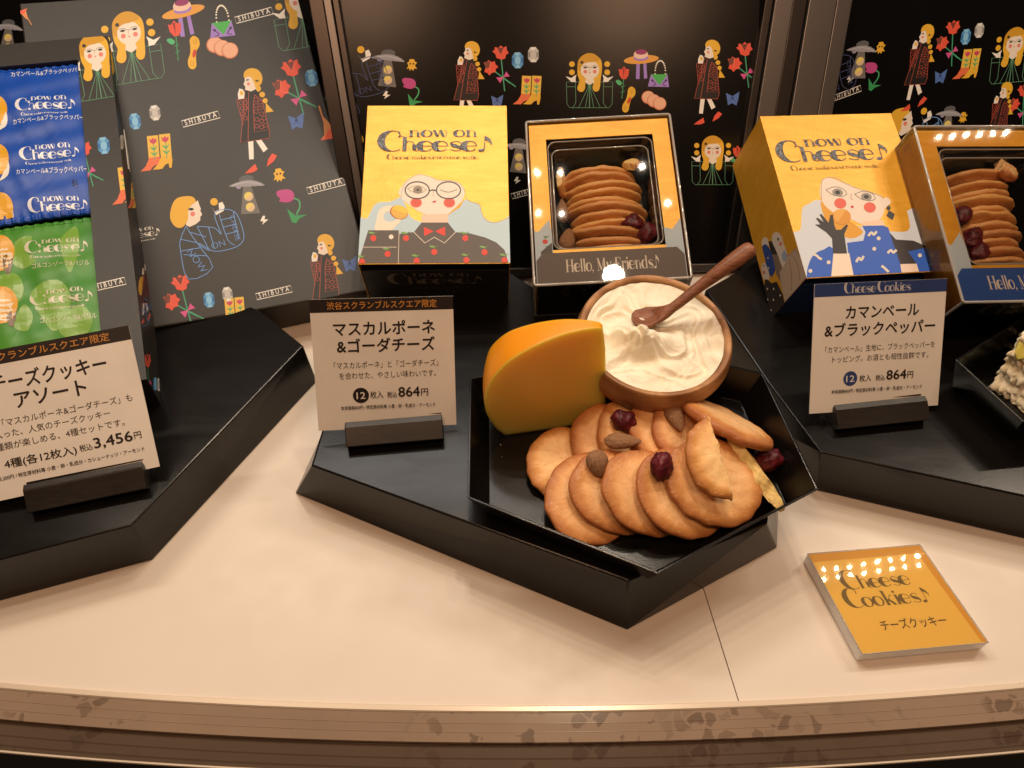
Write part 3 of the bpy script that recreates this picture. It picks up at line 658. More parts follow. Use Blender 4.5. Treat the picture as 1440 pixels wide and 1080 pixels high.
Lr = [('profiled', 1160, 104, .95), ('ufo', 1210, 85, 1), ('critter', 1238, 67, 1), ('tulip', 1226, 106, 1), ('bolt', 1195, 111, 1), ('sign', 1190, 131, .85), ('walker', 1295, 79, 1), ('bouquet', 1337, 62, 1), ('gem', 1358, 52, .95), ('gemw', 1377, 43, .9),
      ('boots', 1359, 90, 1), ('bow', 1322, 108, 1), ('front', 1424, 78, 1), ('profile', 1286, 190, .9), ('ufo', 1333, 174, .9), ('critter', 1354, 165, .9), ('walker', 1408, 154, .86), ('bouquet', 1437, 148, .9)]
for n, x, y, s_ in Lr: place(pR, n, x, y, s_, rot=-5, skew=-.22, sx=.9)
pR.build('printed_pattern', tR)
tL, pL = backdrop(panl, -30, 25, 'dark panel glimpsed in the top left corner behind the large black gift box')
for n, x, y, s_ in (('ufo', 12, 52, .9), ('bolt', 4, 94, .8)): place(pL, n, x, y, s_)
pL.build('printed_pattern', tL)
# dark metal posts between the panels
def post(label, x0, y0, x1, y1, widths, fr, up=45):
    a_t, a_b = fr.px(x0, y0), fr.px(x1, y1)
    t = thing('frame_post', label, 'metal post', fr.w(a_b[0], 0, .3), 'metal posts between the back panels')
    off = 0
    for w, n, mt in widths:
        (ax, ay), (bx, by) = a_t, a_b; V = []
        dx = (ax-bx)/(ay-by); q = lambda b: bx+dx*(b-by)
        for nn in (-.5, n):
            for b in (-.5, up):
                for a in (q(b)+off, q(b)+off+w): V.append(fr.w(a, b, nn))
        o = mesh_obj('post_strip', V, [(0, 2, 3, 1), (4, 5, 7, 6), (0, 1, 5, 4), (1, 3, 7, 5), (3, 2, 6, 7), (2, 0, 4, 6)], mt, t); bevel(o, .05)
        off += w+.06
post('slim dark metal post left of the middle printed panel, beside the large gift box', 436, 0, 482, 270, [(1.0, .5, M['darksteel']), (.55, .8, M['steel']), (.45, .6, M['darksteel'])], pan)
post('broad reflective metal post between the middle and right printed panels', 1074, 0, 1022, 330, [(.55, .5, M['darksteel']), (1.3, .9, M['steel']), (1.0, .7, M['darksteel']), (2.0, 1.1, M['steel']), (1.1, 1.0, M['steel'])], pan)
for fr, a0, a1 in ((pan, -13.3, 19.2), (panr, -1, 32)):
    o = box('back_sill', fr, a0, a1, -1.25, -.62, -.4, .5, M['steel'], None, .08); struct(o)
struct(box('back_wall', Frame((0, 90, -8), rotm(90, 0, 0)), -160, 160, 0, 75, -1, 0, M['gloom']))

# ------------------------------------------------------------------ black lacquered risers
HR = 3.5
def riser(label, top_px, bot, base_off=None, z=HR):
    top = [np.array([*p, z]) for p in top_px]; bt = [np.array([*p, 0.0]) for p in bot]
    c = sum(top)/len(top)
    t = thing('display_riser', label, 'display riser', (c[0], c[1], 0), 'black lacquered risers')
    o = prism('riser_body', bt, top, M['lacquer'], t, .09); return t
riser('middle black lacquered riser under the yellow cheese tray',
      [(-11.4, 25.9), (5.9, 18.75), (13.7, 22.1), (15.2, 27.2), (1.6, 40.9), (-2.5, 45.0), (-9.0, 41.5), (-10.9, 32)],
      [(-13.15, 26.3), (6.14, 17.64), (15.24, 22.6), (16.4, 27.2), (2.0, 42.2), (-2.6, 46.3), (-10.4, 42.2), (-11.9, 32.6)])
riser('left black lacquered riser carrying the opened gift box',
      [(-20.4, 22.0), (-13.55, 35.4), (-17.0, 38.6), (-30, 47), (-52, 41), (-50, 12.2)],
      [(-20.43, 21.8), (-13.3, 35.4), (-16.8, 38.9), (-30, 47.6), (-52.4, 41.5), (-50.3, 12.0)])
riser('right black lacquered riser under the blue based yellow box',
      [(17.8, 26.85), (35, 21.9), (48, 30), (44, 46), (25, 46.6), (17.8, 44.0), (13.45, 40.8), (15.95, 32.2)],
      [(18.5, 26.5), (35.3, 21.5), (48.5, 30), (44.5, 46.5), (25, 47.2), (17.5, 44.4), (13.2, 40.9), (15.7, 32.2)])

# ------------------------------------------------------------------ boxes
class Pose:
    def __init__(s, o, rot, dims, k=1.0):
        s.o = CAM+(np.array(o)-CAM)*k; s.R = rotm(*rot); s.W, s.L, s.T = (d*k for d in dims)
        s.face = Frame(s.o, s.R)
        # the end face (front-low) and side faces as frames of their own
        s.end = Frame(s.o-s.R[:, 2]*s.T, np.stack([s.R[:, 0], s.R[:, 2], -s.R[:, 1]], 1))
        s.left = Frame(s.o+s.R[:, 1]*s.L-s.R[:, 2]*s.T, np.stack([-s.R[:, 1], s.R[:, 2], -s.R[:, 0]], 1))
        s.right = Frame(s.o+s.R[:, 0]*s.W-s.R[:, 2]*s.T, np.stack([s.R[:, 1], s.R[:, 2], s.R[:, 0]], 1))
        s.base = s.face.w(s.W/2, s.L/2, -s.T)
def stand(pose, b0, b1, matk='black'):      # slanted black support under a box
    f = pose.face; W, T = pose.W, pose.T
    inset = .9
    top = [f.w(inset, b0, -T-.03), f.w(W-inset, b0, -T-.03), f.w(W-inset, b1, -T-.03), f.w(inset, b1, -T-.03)]
    bot = [np.array([p[0], p[1], HR if p[1] < 45 else .02]) for p in top]
    m = min(p[2] for p in top)
    for p in bot: p[2] = min(p[2], m-.05) if p[2] > m-.05 else p[2]
    t = prism('box_stand', bot, top, M[matk], None); return t

K1 = .9865
B1 = Pose((-9.76, 38.42, 7.82), (19.32, .85, 1.54), (9.65, 12.6, 5.3), K1)
B2 = Pose((1.36, 37.23, 7.03), (19.75, -2.88, 1.08), (10.0, 12.9, 4.3), .985)
B3 = Pose((18.35, 37.14, 7.75), (19.62, 3.13, 8.03), (9.65, 12.6, 5.3), K1)
B4 = Pose((26.94, 34.48, 8.12), (20.93, 2.38, 4.10), (10.0, 12.9, 5.5), K1)
BG = Pose((-27.14, 32.87, 6.24), (21.85, 4.0, 19.48), (19.13, 26.95, 3.5), 1.06)
BO = Pose((-42.05, 23.18, 7.26), (12.93, 3.36, 18.88), (22.0, 30.94, 4.3), K1)

def uv(pr, L):                              # sheet coordinates: x right, y down from the top edge (cm)
    pr.T = lambda x, y: (x, L-y); return pr

def closed_box(pose, label, endmat):
    t = thing('biscuit_box', label, 'biscuit box', pose.base, 'closed yellow biscuit boxes')
    box('box_base', pose.face, .06, pose.W-.06, .04, pose.L-.06, -pose.T, -1.0, M[endmat], t, .05)
    # sleeve lid: top board plus left, right and back walls
    th = .07; W, L, T = pose.W, pose.L, pose.T; f = pose.face
    V = []; F = []
    def slab(a0, a1, b0, b1, n0, n1):
        v, g = solid(f, a0, a1, b0, b1, n0, n1); k = len(V); V.extend(v); F.extend([tuple(i+k for i in q) for q in g])
    slab(0, W, -.05, L, -th, 0)
    slab(0, .045, 0, L, -T+.02, -th); slab(W-.045, W, 0, L, -T+.02, -th); slab(.045, W-.045, L-.04, L, -T+.02, -th)
    o = mesh_obj('yellow_sleeve', V, F, M['pearl'], t); bevel(o, .03)
    return t

# --- box one: mascarpone and gouda
t1 = closed_box(B1, 'yellow box printed with a winking figure in round glasses, black end below', 'black')
W1, L1 = B1.W, B1.L
p = Print(B1.face, (0, W1, 0, L1), lift=.008)
p.sheet(480, 130, 5.143)
SKY = (188, 212, 224)
def hairline(p, pts, w, c): p.line(pts, w, c, smooth=4)
p.poly([(100, 1230), (100, 915), (175, 915), (205, 880), (235, 820), (275, 795), (350, 790), (400, 770), (445, 765), (500, 900), (620, 940), (760, 900), (890, 780), (930, 790), (990, 810), (1010, 840), (1020, 885), (1060, 925), (1110, 938), (1160, 925), (1195, 908), (1240, 900), (1240, 1240)], SKY, 3)
p.poly([(440, 768), (415, 720), (470, 640), (540, 598), (580, 595), (640, 610), (690, 632), (740, 640), (800, 640), (860, 665), (893, 705), (880, 770), (840, 830), (780, 880), (700, 892), (620, 885), (560, 860), (500, 820), (460, 790)], (236, 226, 212), 4)
hairline(p, [(430, 770), (445, 690), (490, 630), (560, 595), (640, 610), (700, 635), (790, 637), (860, 662), (893, 712)], 5, (190, 176, 158))
hairline(p, [(890, 700), (905, 765), (935, 790), (1000, 812), (1015, 870), (1050, 925), (1110, 942), (1180, 918), (1215, 905)], 5, (178, 160, 120))
p.poly([(580, 885), (772, 878), (772, 945), (580, 945)], (240, 205, 182))
p.poly([(888, 775), (860, 830), (765, 890), (782, 872), (830, 830)], (226, 170, 40))
for x in (541, 781): p.poly(ell(x, 798, 42, 36, 0, 26), (226, 118, 96)); p.dot(x, 798, 34, (218, 92, 74), 29)
for x in (549, 775):
    p.line(ell(x, 708, 87, 61, 0, 40), 9, (74, 70, 66), True)
p.line([(636, 712), (660, 706), (690, 712)], 10, (74, 70, 66))
p.line([(478, 700), (520, 680), (570, 678), (615, 705)], 3, (120, 105, 95), smooth=4); p.line([(482, 702), (530, 725), (580, 726), (618, 702)], 3, (120, 105, 95), smooth=4)
p.dot(553, 706, 34, (150, 134, 120), 27); p.dot(554, 706, 11, (80, 74, 70), 9)
p.line([(712, 705), (775, 722), (838, 702)], 4, (100, 90, 84), smooth=5)
p.line([(668, 715), (660, 745), (672, 752)], 3, (196, 150, 130)); p.poly([(650, 795), (672, 785), (688, 784), (684, 795), (668, 797)], (206, 60, 52))
# raised hand with a biscuit
p.poly([(246, 1000), (255, 920), (275, 850), (330, 822), (380, 825), (360, 860), (322, 868), (306, 900), (322, 930), (370, 935), (400, 918), (430, 920), (420, 945), (395, 965), (355, 1000)], (242, 226, 206), 3)
p.dot(418, 868, 67, (180, 70, 52), 50, 15); p.dot(421, 866, 62, (226, 182, 76), 48, 15); p.poly(ell(421, 860, 56, 42, 20, 20, 180, 360), (232, 202, 70))
# dark jacket printed with cherries
JK = (92, 82, 76)
p.poly([(580, 942), (770, 942), (826, 1012), (930, 1020), (1040, 1050), (1120, 1085), (1180, 1140), (1212, 1240), (120, 1240), (195, 998), (418, 998), (420, 1025), (470, 1015), (525, 1012)], JK)
p.line([(418, 998), (412, 1240)], 4, (222, 208, 190)); p.line([(155, 1120), (400, 1120)], 4, (222, 208, 190))
p.line([(525, 1012), (605, 1090), (672, 1048), (746, 1090), (826, 1012)], 5, (226, 214, 196))
p.poly([(597, 975), (668, 1005), (640, 1020), (600, 1040)], (226, 62, 48)); p.poly([(751, 972), (680, 1005), (705, 1020), (751, 1040)], (226, 62, 48))
def cherry(x, y, r=22, f=1):
    p.line([(x, y-r), (x+10*f, y-r-16), (x+26*f, y-r-24)], 4, (110, 150, 80)); p.poly([(x+8*f, y-r-14), (x-12*f, y-r-24), (x-38*f, y-r-22), (x-16*f, y-r-8)], (126, 170, 90), 2); p.dot(x, y, r, (222, 64, 48))
for x, y in ((232, 1055), (468, 1055), (897, 1055), (335, 1170), (672, 1155), (1036, 1158), (150, 1225), (545, 1220), (905, 1215), (1180, 1215)): cherry(x, y)
p.dot(361, 1047, 17, (236, 226, 206)); p.dot(308, 1060, .1, JK)
uv(p, L1)
lx, ly = B1.face.px(614.2, 212.8)
logo(p, lx, L1-ly, W1*.80, (90, 84, 74), 0, foil=1, sub=(130, 108, 60))
p.build('printed_front', t1)
e = Print(B1.end, (0, W1, 0, B1.T), lift=.02); e.T = lambda x, y: (x, B1.T-1.0-y)
e.fr = B1.end.shift(0, 0, -.04, )
logo(e, W1*.5, 1.65, W1*.64, (128, 118, 108), 0, tag_line=False)
e.text('マスカルポーネ & ゴーダチーズ', W1*.5, 2.35, .34, (112, 98, 86), fitw=4.2)
e.text('12枚入', W1*.62, 2.85, .34, (112, 98, 86), fitw=1.0)
e.build('printed_end', t1)
tag(stand(B1, 1.0, 8), 'black slanted support beneath the yellow box with the black end', 'box support', 'slanted supports under the boxes')

# --- box three: camembert and black pepper
t3 = closed_box(B3, 'yellow box on dark blue base, printed with a woman in black gloves', 'navy')
W3, L3 = B3.W, B3.L
p = Print(B3.face, (0, W3, 0, L3), lift=.008)
p.sheet(1000, 140, 3.273)
PALE = (206, 214, 224)
p.poly([(330, 640), (385, 610), (410, 600), (415, 560), (420, 500), (450, 480), (505, 465), (600, 560), (780, 600), (905, 605), (908, 540), (902, 515), (930, 500), (960, 510), (975, 560), (1010, 585), (1040, 620), (1110, 700), (1140, 860), (380, 880)], PALE, 3)
p.poly([(505, 470), (560, 500), (640, 560), (700, 610), (640, 640), (560, 600), (520, 540)], (222, 160, 50), 3)
p.poly([(503, 450), (502, 400), (520, 362), (560, 365), (610, 385), (680, 412), (740, 432), (785, 450), (800, 490), (782, 545), (740, 572), (690, 572), (640, 550), (580, 530), (530, 495)], (232, 220, 206), 4)
hairline(p, [(508, 462), (508, 380), (535, 360), (580, 365), (660, 405), (740, 428), (790, 450)], 4, (190, 170, 140))
p.poly([(700, 560), (790, 555), (800, 585), (690, 590)], (242, 205, 180))
p.poly([(790, 470), (800, 450), (820, 458), (826, 478), (812, 488), (800, 500)], (236, 224, 208), 3)
for x, y in ((580, 428), (712, 448)):
    p.line([(x-52, y-12), (x-10, y-26), (x+30, y-14), (x+44, y+8)], 3, (120, 106, 98), smooth=4); p.line([(x-52, y-12), (x-18, y+12), (x+24, y+18), (x+44, y+8)], 3, (120, 106, 98), smooth=4)
    p.dot(x+2, y, 25, (150, 144, 136), 18, 10); p.dot(x+2, y, 12, (60, 58, 58), 9, 10)
p.dot(594, 478, 28, (224, 104, 88), 24, 10); p.dot(730, 497, 28, (224, 104, 88), 24, 10); p.line([(645, 434), (642, 455), (652, 462)], 3, (196, 150, 130)); p.dot(649, 494, 7, (206, 50, 50), 6)
p.dot(816, 500, 10, (70, 70, 70)); p.poly([(818, 510), (845, 528), (835, 556), (806, 536)], (74, 74, 76)); p.line([(818, 485), (818, 512)], 3, (90, 90, 90))
BLU = (52, 98, 196)
p.poly([(695, 582), (790, 580), (815, 590), (830, 640), (858, 720), (885, 800), (890, 860), (650, 870), (625, 660), (700, 650), (710, 610)], BLU)
p.poly([(440, 810), (445, 770), (470, 715), (520, 690), (560, 686), (552, 870), (435, 870)], BLU, 2); p.poly([(905, 700), (950, 690), (1000, 682), (1060, 740), (1100, 800), (1100, 860), (960, 870), (930, 750)], BLU)
p.poly([(820, 612), (850, 645), (930, 650), (1000, 680), (905, 700), (945, 756), (870, 758), (850, 700)], (62, 58, 60))
p.poly([(870, 758), (945, 756), (965, 820), (880, 820)], (236, 214, 196)); p.poly([(562, 710), (635, 708), (665, 860), (548, 860)], (240, 222, 204))
p.dot(600, 540, 43, (218, 150, 62), 36); p.poly(ell(602, 536, 38, 32, 0, 20, 120, 300), (228, 172, 84))
p.poly([(478, 576), (502, 575), (482, 548), (490, 545), (518, 565), (498, 530), (508, 528), (540, 568), (548, 532), (560, 530), (566, 578), (575, 600), (596, 600), (622, 575), (630, 580), (612, 620), (625, 710), (560, 710), (556, 640), (530, 612), (505, 595)], (58, 56, 58))
for x, y, r in ((742, 618, -30), (684, 735, -40), (832, 700, -20), (800, 780, 40), (1028, 765, 20), (490, 725, 30), (1010, 840, 10)):
    a = math.radians(r); p.line([(x-22*math.cos(a), y-22*math.sin(a)), (x-5, y-6), (x+6, y+5), (x+22*math.cos(a), y+22*math.sin(a))], 11, (224, 214, 200), smooth=3)
for x, y in ((750, 688), (540, 750), (960, 718), (456, 790), (770, 640)): p.dot(x, y, 9, (224, 214, 200))
uv(p, L3)
lx, ly = B3.face.px(1176.9, 226.0)
logo(p, lx, L3-ly, W3*.82, (84, 84, 82), 0, foil=1, sub=(150, 124, 60))
p.build('printed_front', t3)
# left side of box three: second pair of figures
p = Print(B3.left, (0, L3, 0, B3.T), lift=.012).sheet(960, 330, 7.2)
p.poly([(655, 100), (700, -20), (760, -40), (1000, -40), (1260, 420), (1040, 700), (830, 640), (700, 200)], (205, 145, 32)) if False else None
p.poly([(800, 90), (815, 40), (840, 25), (865, 50), (872, 120), (845, 180), (815, 130)], (214, 205, 196), 3); p.poly([(870, 65), (920, 68), (950, 120), (960, 200), (905, 215)], (48, 42, 40))
p.poly([(808, 120), (850, 100), (885, 150), (930, 240), (945, 330), (905, 425), (860, 360), (835, 240)], (44, 74, 150), 2)
p.poly([(905, 200), (965, 200), (1010, 330), (1000, 480), (950, 400), (930, 290)], (128, 112, 98))
p.poly([(905, 60), (920, -10), (960, -25), (1000, 10), (1020, 80), (1050, 160), (1060, 240), (1035, 370), (1010, 330), (960, 190)], (216, 206, 196), 3); p.dot(968, 46, 9, (30, 30, 34), 16); p.dot(994, 92, 15, (214, 130, 104), 22)
p.poly([(1005, 200), (1030, 150), (1060, 200), (1050, 275), (1012, 262)], (150, 172, 200)); p.poly([(1060, 215), (1150, 130), (1190, 200), (1262, 420), (1040, 685), (1000, 520), (985, 380), (1040, 290)], (186, 168, 148))
for l in ([(1080, 255), (1105, 400), (1105, 570)], [(1118, 215), (1170, 320), (1190, 460)], [(1055, 215), (1100, 200), (1150, 130)], [(1145, 165), (1195, 215)]): p.line(l, 4, (140, 44, 40), smooth=3)
p.poly([(800, 330), (820, 280), (850, 310), (880, 400), (870, 470), (835, 470), (805, 400)], (214, 200, 188), 3); p.dot(826, 382, 13, (210, 110, 84), 18); p.dot(823, 315, 7, (30, 30, 34), 10)
p.poly([(835, 455), (880, 470), (905, 492), (950, 475), (975, 520), (1035, 690), (920, 840), (840, 620)], (52, 46, 42), 2)
for x, y in ((862, 548), (923, 550), (863, 657), (922, 660), (990, 615), (898, 765), (867, 235), (874, 340)): p.dot(x, y, 6, (216, 206, 190), 11)
p.build('printed_side', t3)
tag(stand(B3, 1.0, 8), 'black slanted support beneath the yellow box with the blue base', 'box support', 'slanted supports under the boxes')

# ------------------------------------------------------------------ biscuits, nuts and berries
def ring_shell(R, asp, th, seed, cut=None, nr=15, na=72, dome=.12, rough=.03, jag=.10):
    """A baked disc: returns vertices, faces and how far each vertex is browned."""
    rs = np.random.RandomState(seed); ph = rs.uniform(0, 6.28, 4)
    prof = [(k/nr, 1.0) for k in range(nr)]
    prof = []
    for k in range(nr): prof.append((.97*(k/(nr-1))**.9, 1))
    for k in range(1, 6): a = math.pi*k/6; prof.append((.97+.03*math.sin(a)*1.0, math.cos(a)))
    for k in range(nr//2): prof.append((.97*(1-(k+0)/(nr//2-1)), -1))
    V = []; B = []; n = len(prof)
    for i in range(na):
        a = 2*math.pi*i/na
        wob = 1+.010*math.sin(2*a+ph[0])+.006*math.sin(3*a+ph[1])+.006*math.sin(7*a+ph[2])+.004*math.sin(13*a+ph[3])
        for r, s_ in prof:
            rr = r*R*wob; x, y = rr*math.cos(a), rr*math.sin(a)*asp
            edge_ = max(0, (r-.72)/.28); h = th/2*(1-.55*edge_**2.2)+(dome*(1-(r)**2) if s_ >= 0 else -dome*.25*(1-r*r))
            V.append([x, y, s_*h if abs(s_) == 1 else s_*h]); B.append(max(0, (r-.5)/.5)**1.8*1.15+(.15 if abs(s_) < .99 else 0))
    V = np.array(V); B = np.array(B)
    nz = noise3(V/R*1.1, seed+5); V[:, 2] += nz*rough
    V[:, 2] += noise3(V/R*3.2, seed+8)*rough*.5; er = np.hypot(V[:, 0], V[:, 1])/R; V[:, :2] *= (1+.016*noise3(V/R*2.4, seed+3)*np.clip(er-.6, 0, 1)*2.5)[:, None]
    F = []
    for i in range(na):
        j = (i+1) % na
        for k in range(n-1): F.append((i*n+k, j*n+k, j*n+k+1, i*n+k+1))
    if cut is not None:                      # broken along a jagged line: everything beyond is pressed back to it
        ang, off = cut; c, s_ = math.cos(ang), math.sin(ang); d = V[:, 0]*c+V[:, 1]*s_; t = -V[:, 0]*s_+V[:, 1]*c
        lim = off+jag*np.sin(t*4.1+seed)+jag*.6*np.sin(t*9.3+V[:, 2]*7+seed)+.25*jag*np.sin(t*23+V[:, 2]*15)
        over = d > lim; k = np.where(over, d-lim, 0); V[:, 0] -= k*c; V[:, 1] -= k*s_; B[over] = -.35
    return V, F, B
def orient(n, spin=0):
    n = Vector(n).normalized(); q = n.to_track_quat('Z', 'Y').to_matrix().to_4x4()
    return q@Matrix.Rotation(math.radians(spin), 4, 'Z')
_cm = {}
def biscuit(label, c, n, spin=0, R=2.6, asp=1.0, th=.5, seed=1, cut=None, mt='cookie', group=None, name='biscuit', dome=.06, jag=.07, cutw=None):
    if cutw is not None:                     # break direction given in the place, offset along it
        dl = orient(n, spin).to_3x3().transposed()@Vector(cutw[0]); cut = (round(math.atan2(dl.y, dl.x), 4), cutw[1])
    key = (R, asp, th, seed, cut, mt, dome)
    if key not in _cm:
        V, F, B = ring_shell(R, asp, th, seed, cut, dome=dome, jag=jag, rough=.04 if mt == 'cookiebox' else .03)
        me = bpy.data.meshes.new(name); me.from_pydata([tuple(v) for v in V*S], [], F); me.materials.append(M[mt])
        me.polygons.foreach_set('use_smooth', [True]*len(F)); a = me.attributes.new('bake', 'FLOAT', 'POINT'); a.data.foreach_set('value', B.astype(np.float32)); me.update()
        _cm[key] = me
    o = bpy.data.objects.new(name, _cm[key]); col.objects.link(o)
    o.matrix_world = Matrix.Translation(Vector([float(v) for v in c])*S)@orient(n, spin)
    return tag(o, label, 'biscuit', group)

def m_nut():
    m = mat('almond_skin', (.30, .15, .07), .62, spec=.3); f = noise(m, coords(m, (1, 7, 7)), 260, 6, .7); g = noise(m, coords(m), 500, 3)
    lk(m, ramp(m, f, [(.3, (.20, .10, .05)), (.55, (.34, .18, .09)), (.78, (.52, .33, .19))]), bsdf(m).inputs['Base Color'])
    ad = nd(m, 'ShaderNodeMath', operation='ADD'); lk(m, f, ad.inputs[0]); lk(m, g, ad.inputs[1]); bump(m, ad.outputs[0], .8, .0008); return m
def m_berry():
    m = mat('dried_berry', (.09, .008, .012), .42, spec=.45); f = noise(m, coords(m), 260, 5, .6)
    lk(m, ramp(m, f, [(.3, (.05, .005, .012)), (.6, (.15, .012, .02)), (.85, (.24, .04, .05))]), bsdf(m).inputs['Base Color']); bump(m, f, .6, .001)
    bsdf(m).inputs['Subsurface Weight'].default_value = .1; bsdf(m).inputs['Subsurface Scale'].default_value = .002; return m
M['nut'], M['berry'] = m_nut(), m_berry()
def lump(name, label, cat, c, axis, rx, ry, rz, seed, matk, kind='nut', group=None, spin=0, taper=.35):
    nu, nv = 48, 30; V = []; F = []
    for i in range(nv+1):
        t = math.pi*i/nv
        for j in range(nu):
            a = 2*math.pi*j/nu; x = -math.cos(t); r = math.sin(t)
            if kind == 'nut': r *= (1-taper*x)*(1+.02*math.sin(14*a)); r = r*(1-.10*max(0, x))
            V.append((x, r*math.cos(a), r*math.sin(a)))
    V = np.array(V)
    if kind == 'berry':
        V *= (1+.10*noise3(V*.9, seed)+.055*np.abs(noise3(V*2.3, seed+1))-.03*noise3(V*4.5, seed+2))[:, None]
    else: V *= (1+.02*noise3(V*1.0, seed))[:, None]
    V *= np.array([rx, ry, rz])
    for i in range(nv):
        for j in range(nu): k = (j+1) % nu; F.append((i*nu+j, i*nu+k, (i+1)*nu+k, (i+1)*nu+j))
    me = bpy.data.meshes.new(name); me.from_pydata([tuple(v) for v in V*S], [], F); me.materials.append(M[matk]); me.polygons.foreach_set('use_smooth', [True]*len(F))
    o = bpy.data.objects.new(name, me); col.objects.link(o)
    ax = Vector(axis).normalized(); q = ax.to_track_quat('X', 'Z').to_matrix().to_4x4()
    o.matrix_world = Matrix.Translation(Vector([float(v) for v in c])*S)@q@Matrix.Rotation(math.radians(spin), 4, 'X')
    return tag(o, label, cat, group)

# ------------------------------------------------------------------ boxes with a clear cover
ORD = ['first', 'second', 'third', 'fourth', 'fifth', 'sixth', 'seventh', 'eighth', 'ninth', 'tenth', 'eleventh', 'twelfth', 'thirteenth']
def rrect(a0, a1, b0, b1, r, n=6):
    out = []
    for cx, cy, s0 in ((a1-r, b1-r, 0), (a0+r, b1-r, 90), (a0+r, b0+r, 180), (a1-r, b0+r, 270)): out += [(cx+r*math.cos(math.radians(s0+90*i/n)), cy+r*math.sin(math.radians(s0+90*i/n))) for i in range(n+1)]
    return out
def tube(name, pts, r, mt, parent, closed=True, n=6, origin=None):
    P_ = [np.array(p, float) for p in pts]; m = len(P_); V = []; F = []
    for i in range(m):
        t = P_[(i+1) % m]-P_[i-1] if closed else P_[min(i+1, m-1)]-P_[max(i-1, 0)]
        t = t/np.linalg.norm(t); u = np.cross(t, [0, 0, 1.0]); u = u/(np.linalg.norm(u) or 1); v = np.cross(t, u)
        rr = r[i] if isinstance(r, (list, np.ndarray)) else r
        for k in range(n): a = 2*math.pi*k/n; V.append(P_[i]+rr*(u*math.cos(a)+v*math.sin(a)))
    for i in range(m if closed else m-1):
        j = (i+1) % m
        for k in range(n): l = (k+1) % n; F.append((i*n+k, i*n+l, j*n+l, j*n+k))
    return mesh_obj(name, V, F, mt, parent, smooth=True, origin=origin)
def clear_box(pose, label, edgek, stripc, stripn, where):
    f, W, L, T = pose.face, pose.W, pose.L, pose.T
    t = thing('windowed_box', label, 'biscuit box', pose.base, 'yellow boxes with a window and clear cover')
    g = .22                                  # gap between clear cover and card box
    a0, a1, b0, b1, n1 = g, W-g, g*.6, L-g, -.25
    wa0, wa1, wb0, wb1 = W*.135, W*.865, L*.205, L*.885
    V = []; F = []
    def slab(q0, q1, r0, r1, s0, s1):
        v, e_ = solid(f, q0, q1, r0, r1, s0, s1); k = len(V); V.extend(v); F.extend([tuple(i+k for i in x) for x in e_])
    slab(a0, a1, wb1, b1, n1-.08, n1); slab(a0, wa0, b0, wb1, n1-.08, n1); slab(wa1, a1, b0, wb1, n1-.08, n1); slab(wa0, wa1, b0, wb0, n1-.08, n1)
    slab(a0, a0+.06, b0, b1, -T+.06, n1-.08); slab(a1-.06, a1, b0, b1, -T+.06, n1-.08); slab(a0+.06, a1-.06, b1-.06, b1, -T+.06, n1-.08)
    mesh_obj('window_frame', V, F, M['pearl'], t)
    box('box_base', f, a0+.06, a1-.06, b0, b1-.06, -T+.03, -T+.3, M[edgek], t)
    box('end_panel', f, a0+.02, a1-.02, b0-.08, b0-.01, -T+.06, n1-.03, M[edgek], t)
    box('inner_lining', f, wa0-.1, wa1+.1, wb0-.1, wb1+.1, -T+.32, -T+.4, M['black'], t)
    V = []; F = []
    slab(wa0-.1, wa0-.04, wb0-.1, wb1+.1, -T+.4, n1-.09); slab(wa1+.04, wa1+.1, wb0-.1, wb1+.1, -T+.4, n1-.09); slab(wa0-.04, wa1+.04, wb1+.04, wb1+.1, -T+.4, n1-.09); slab(wa0-.04, wa1+.04, wb0-.1, wb0-.04, -T+.4, n1-.09)
    mesh_obj('recess_wall', V, F, M['black'], t)
    # printed strip along the lower edge, cut corners
    p = Print(f, (a0, a1, b0, b1), lift=n1+.01).local()
    sk = (188, 206, 220); 
    p.poly([(a0, b0), (wa0+.02, b0), (wa0+.02, wb0+1.2), (wa0-.1, wb0+2.3), (a0+.25, wb0+1.4), (a0, wb0+1.5)], sk); p.build('printed_corner', t); p.items = []; p.poly([(a1, b0), (wa1-.02, b0), (wa1-.02, wb0+1.3), (wa1+.5, wb0+1.1), (a1, wb0+1.9)], sk)
    p.build('printed_corner', t); p.items = []; p.k = 20
    if stripn == 'grey':
        for x, y in ((wa0-.35, wb0-.1), (wa0-.45, wb0+.65)): p.dot(x, y, .17, (214, 60, 46)); p.poly([(x, y+.2), (x+.3, y+.4), (x-.1, y+.42)], (110, 150, 90))
        p.poly([(wa0-.02, b0), (a0+.35, b0), (a0+.35, wb0-.1), (wa0-.02, wb0+.55)], (84, 76, 70))
    if p.items: p.build('printed_cherries', t)['kind'] = 'stuff'
    p.items = []
    p.poly([(a0+.04, b0+.03), (a1-.04, b0+.03), (a1-.04, wb0-.75), (a1-.45, wb0-.22), (a0+.45, wb0-.22), (a0+.04, wb0-.75)], stripc)
    p.fancy('Hello, My Friends~', W*.51, (b0+wb0)/2-.42, .62, (226, 216, 200), 0, fitw=W*.60, yup=1)
    p.build('printed_strip', t)
    e = Print(pose.end, (0, W, 0, T), lift=-b0+.1); e.T = lambda x, y: (x, T-y)
    logo(e, W*.5, 1.75, W*.62, (104, 94, 84), 0, tag_line=False); e.build('printed_end', t)
    # blister tray rim
    bl = thing('plastic_tray', 'clear moulded plastic tray lining the window of the '+where, 'plastic tray', f.w(W/2, L/2, -T+.4))
    for (q, n, r) in ((.10, n1-.12, .05), (.34, n1-.5, .055)):
        tube('tray_rim', [f.w(a, b, n) for a, b in rrect(wa0+q, wa1-q, wb0+q, wb1-q*1.6, .55)], r, M['clearedge'], bl)
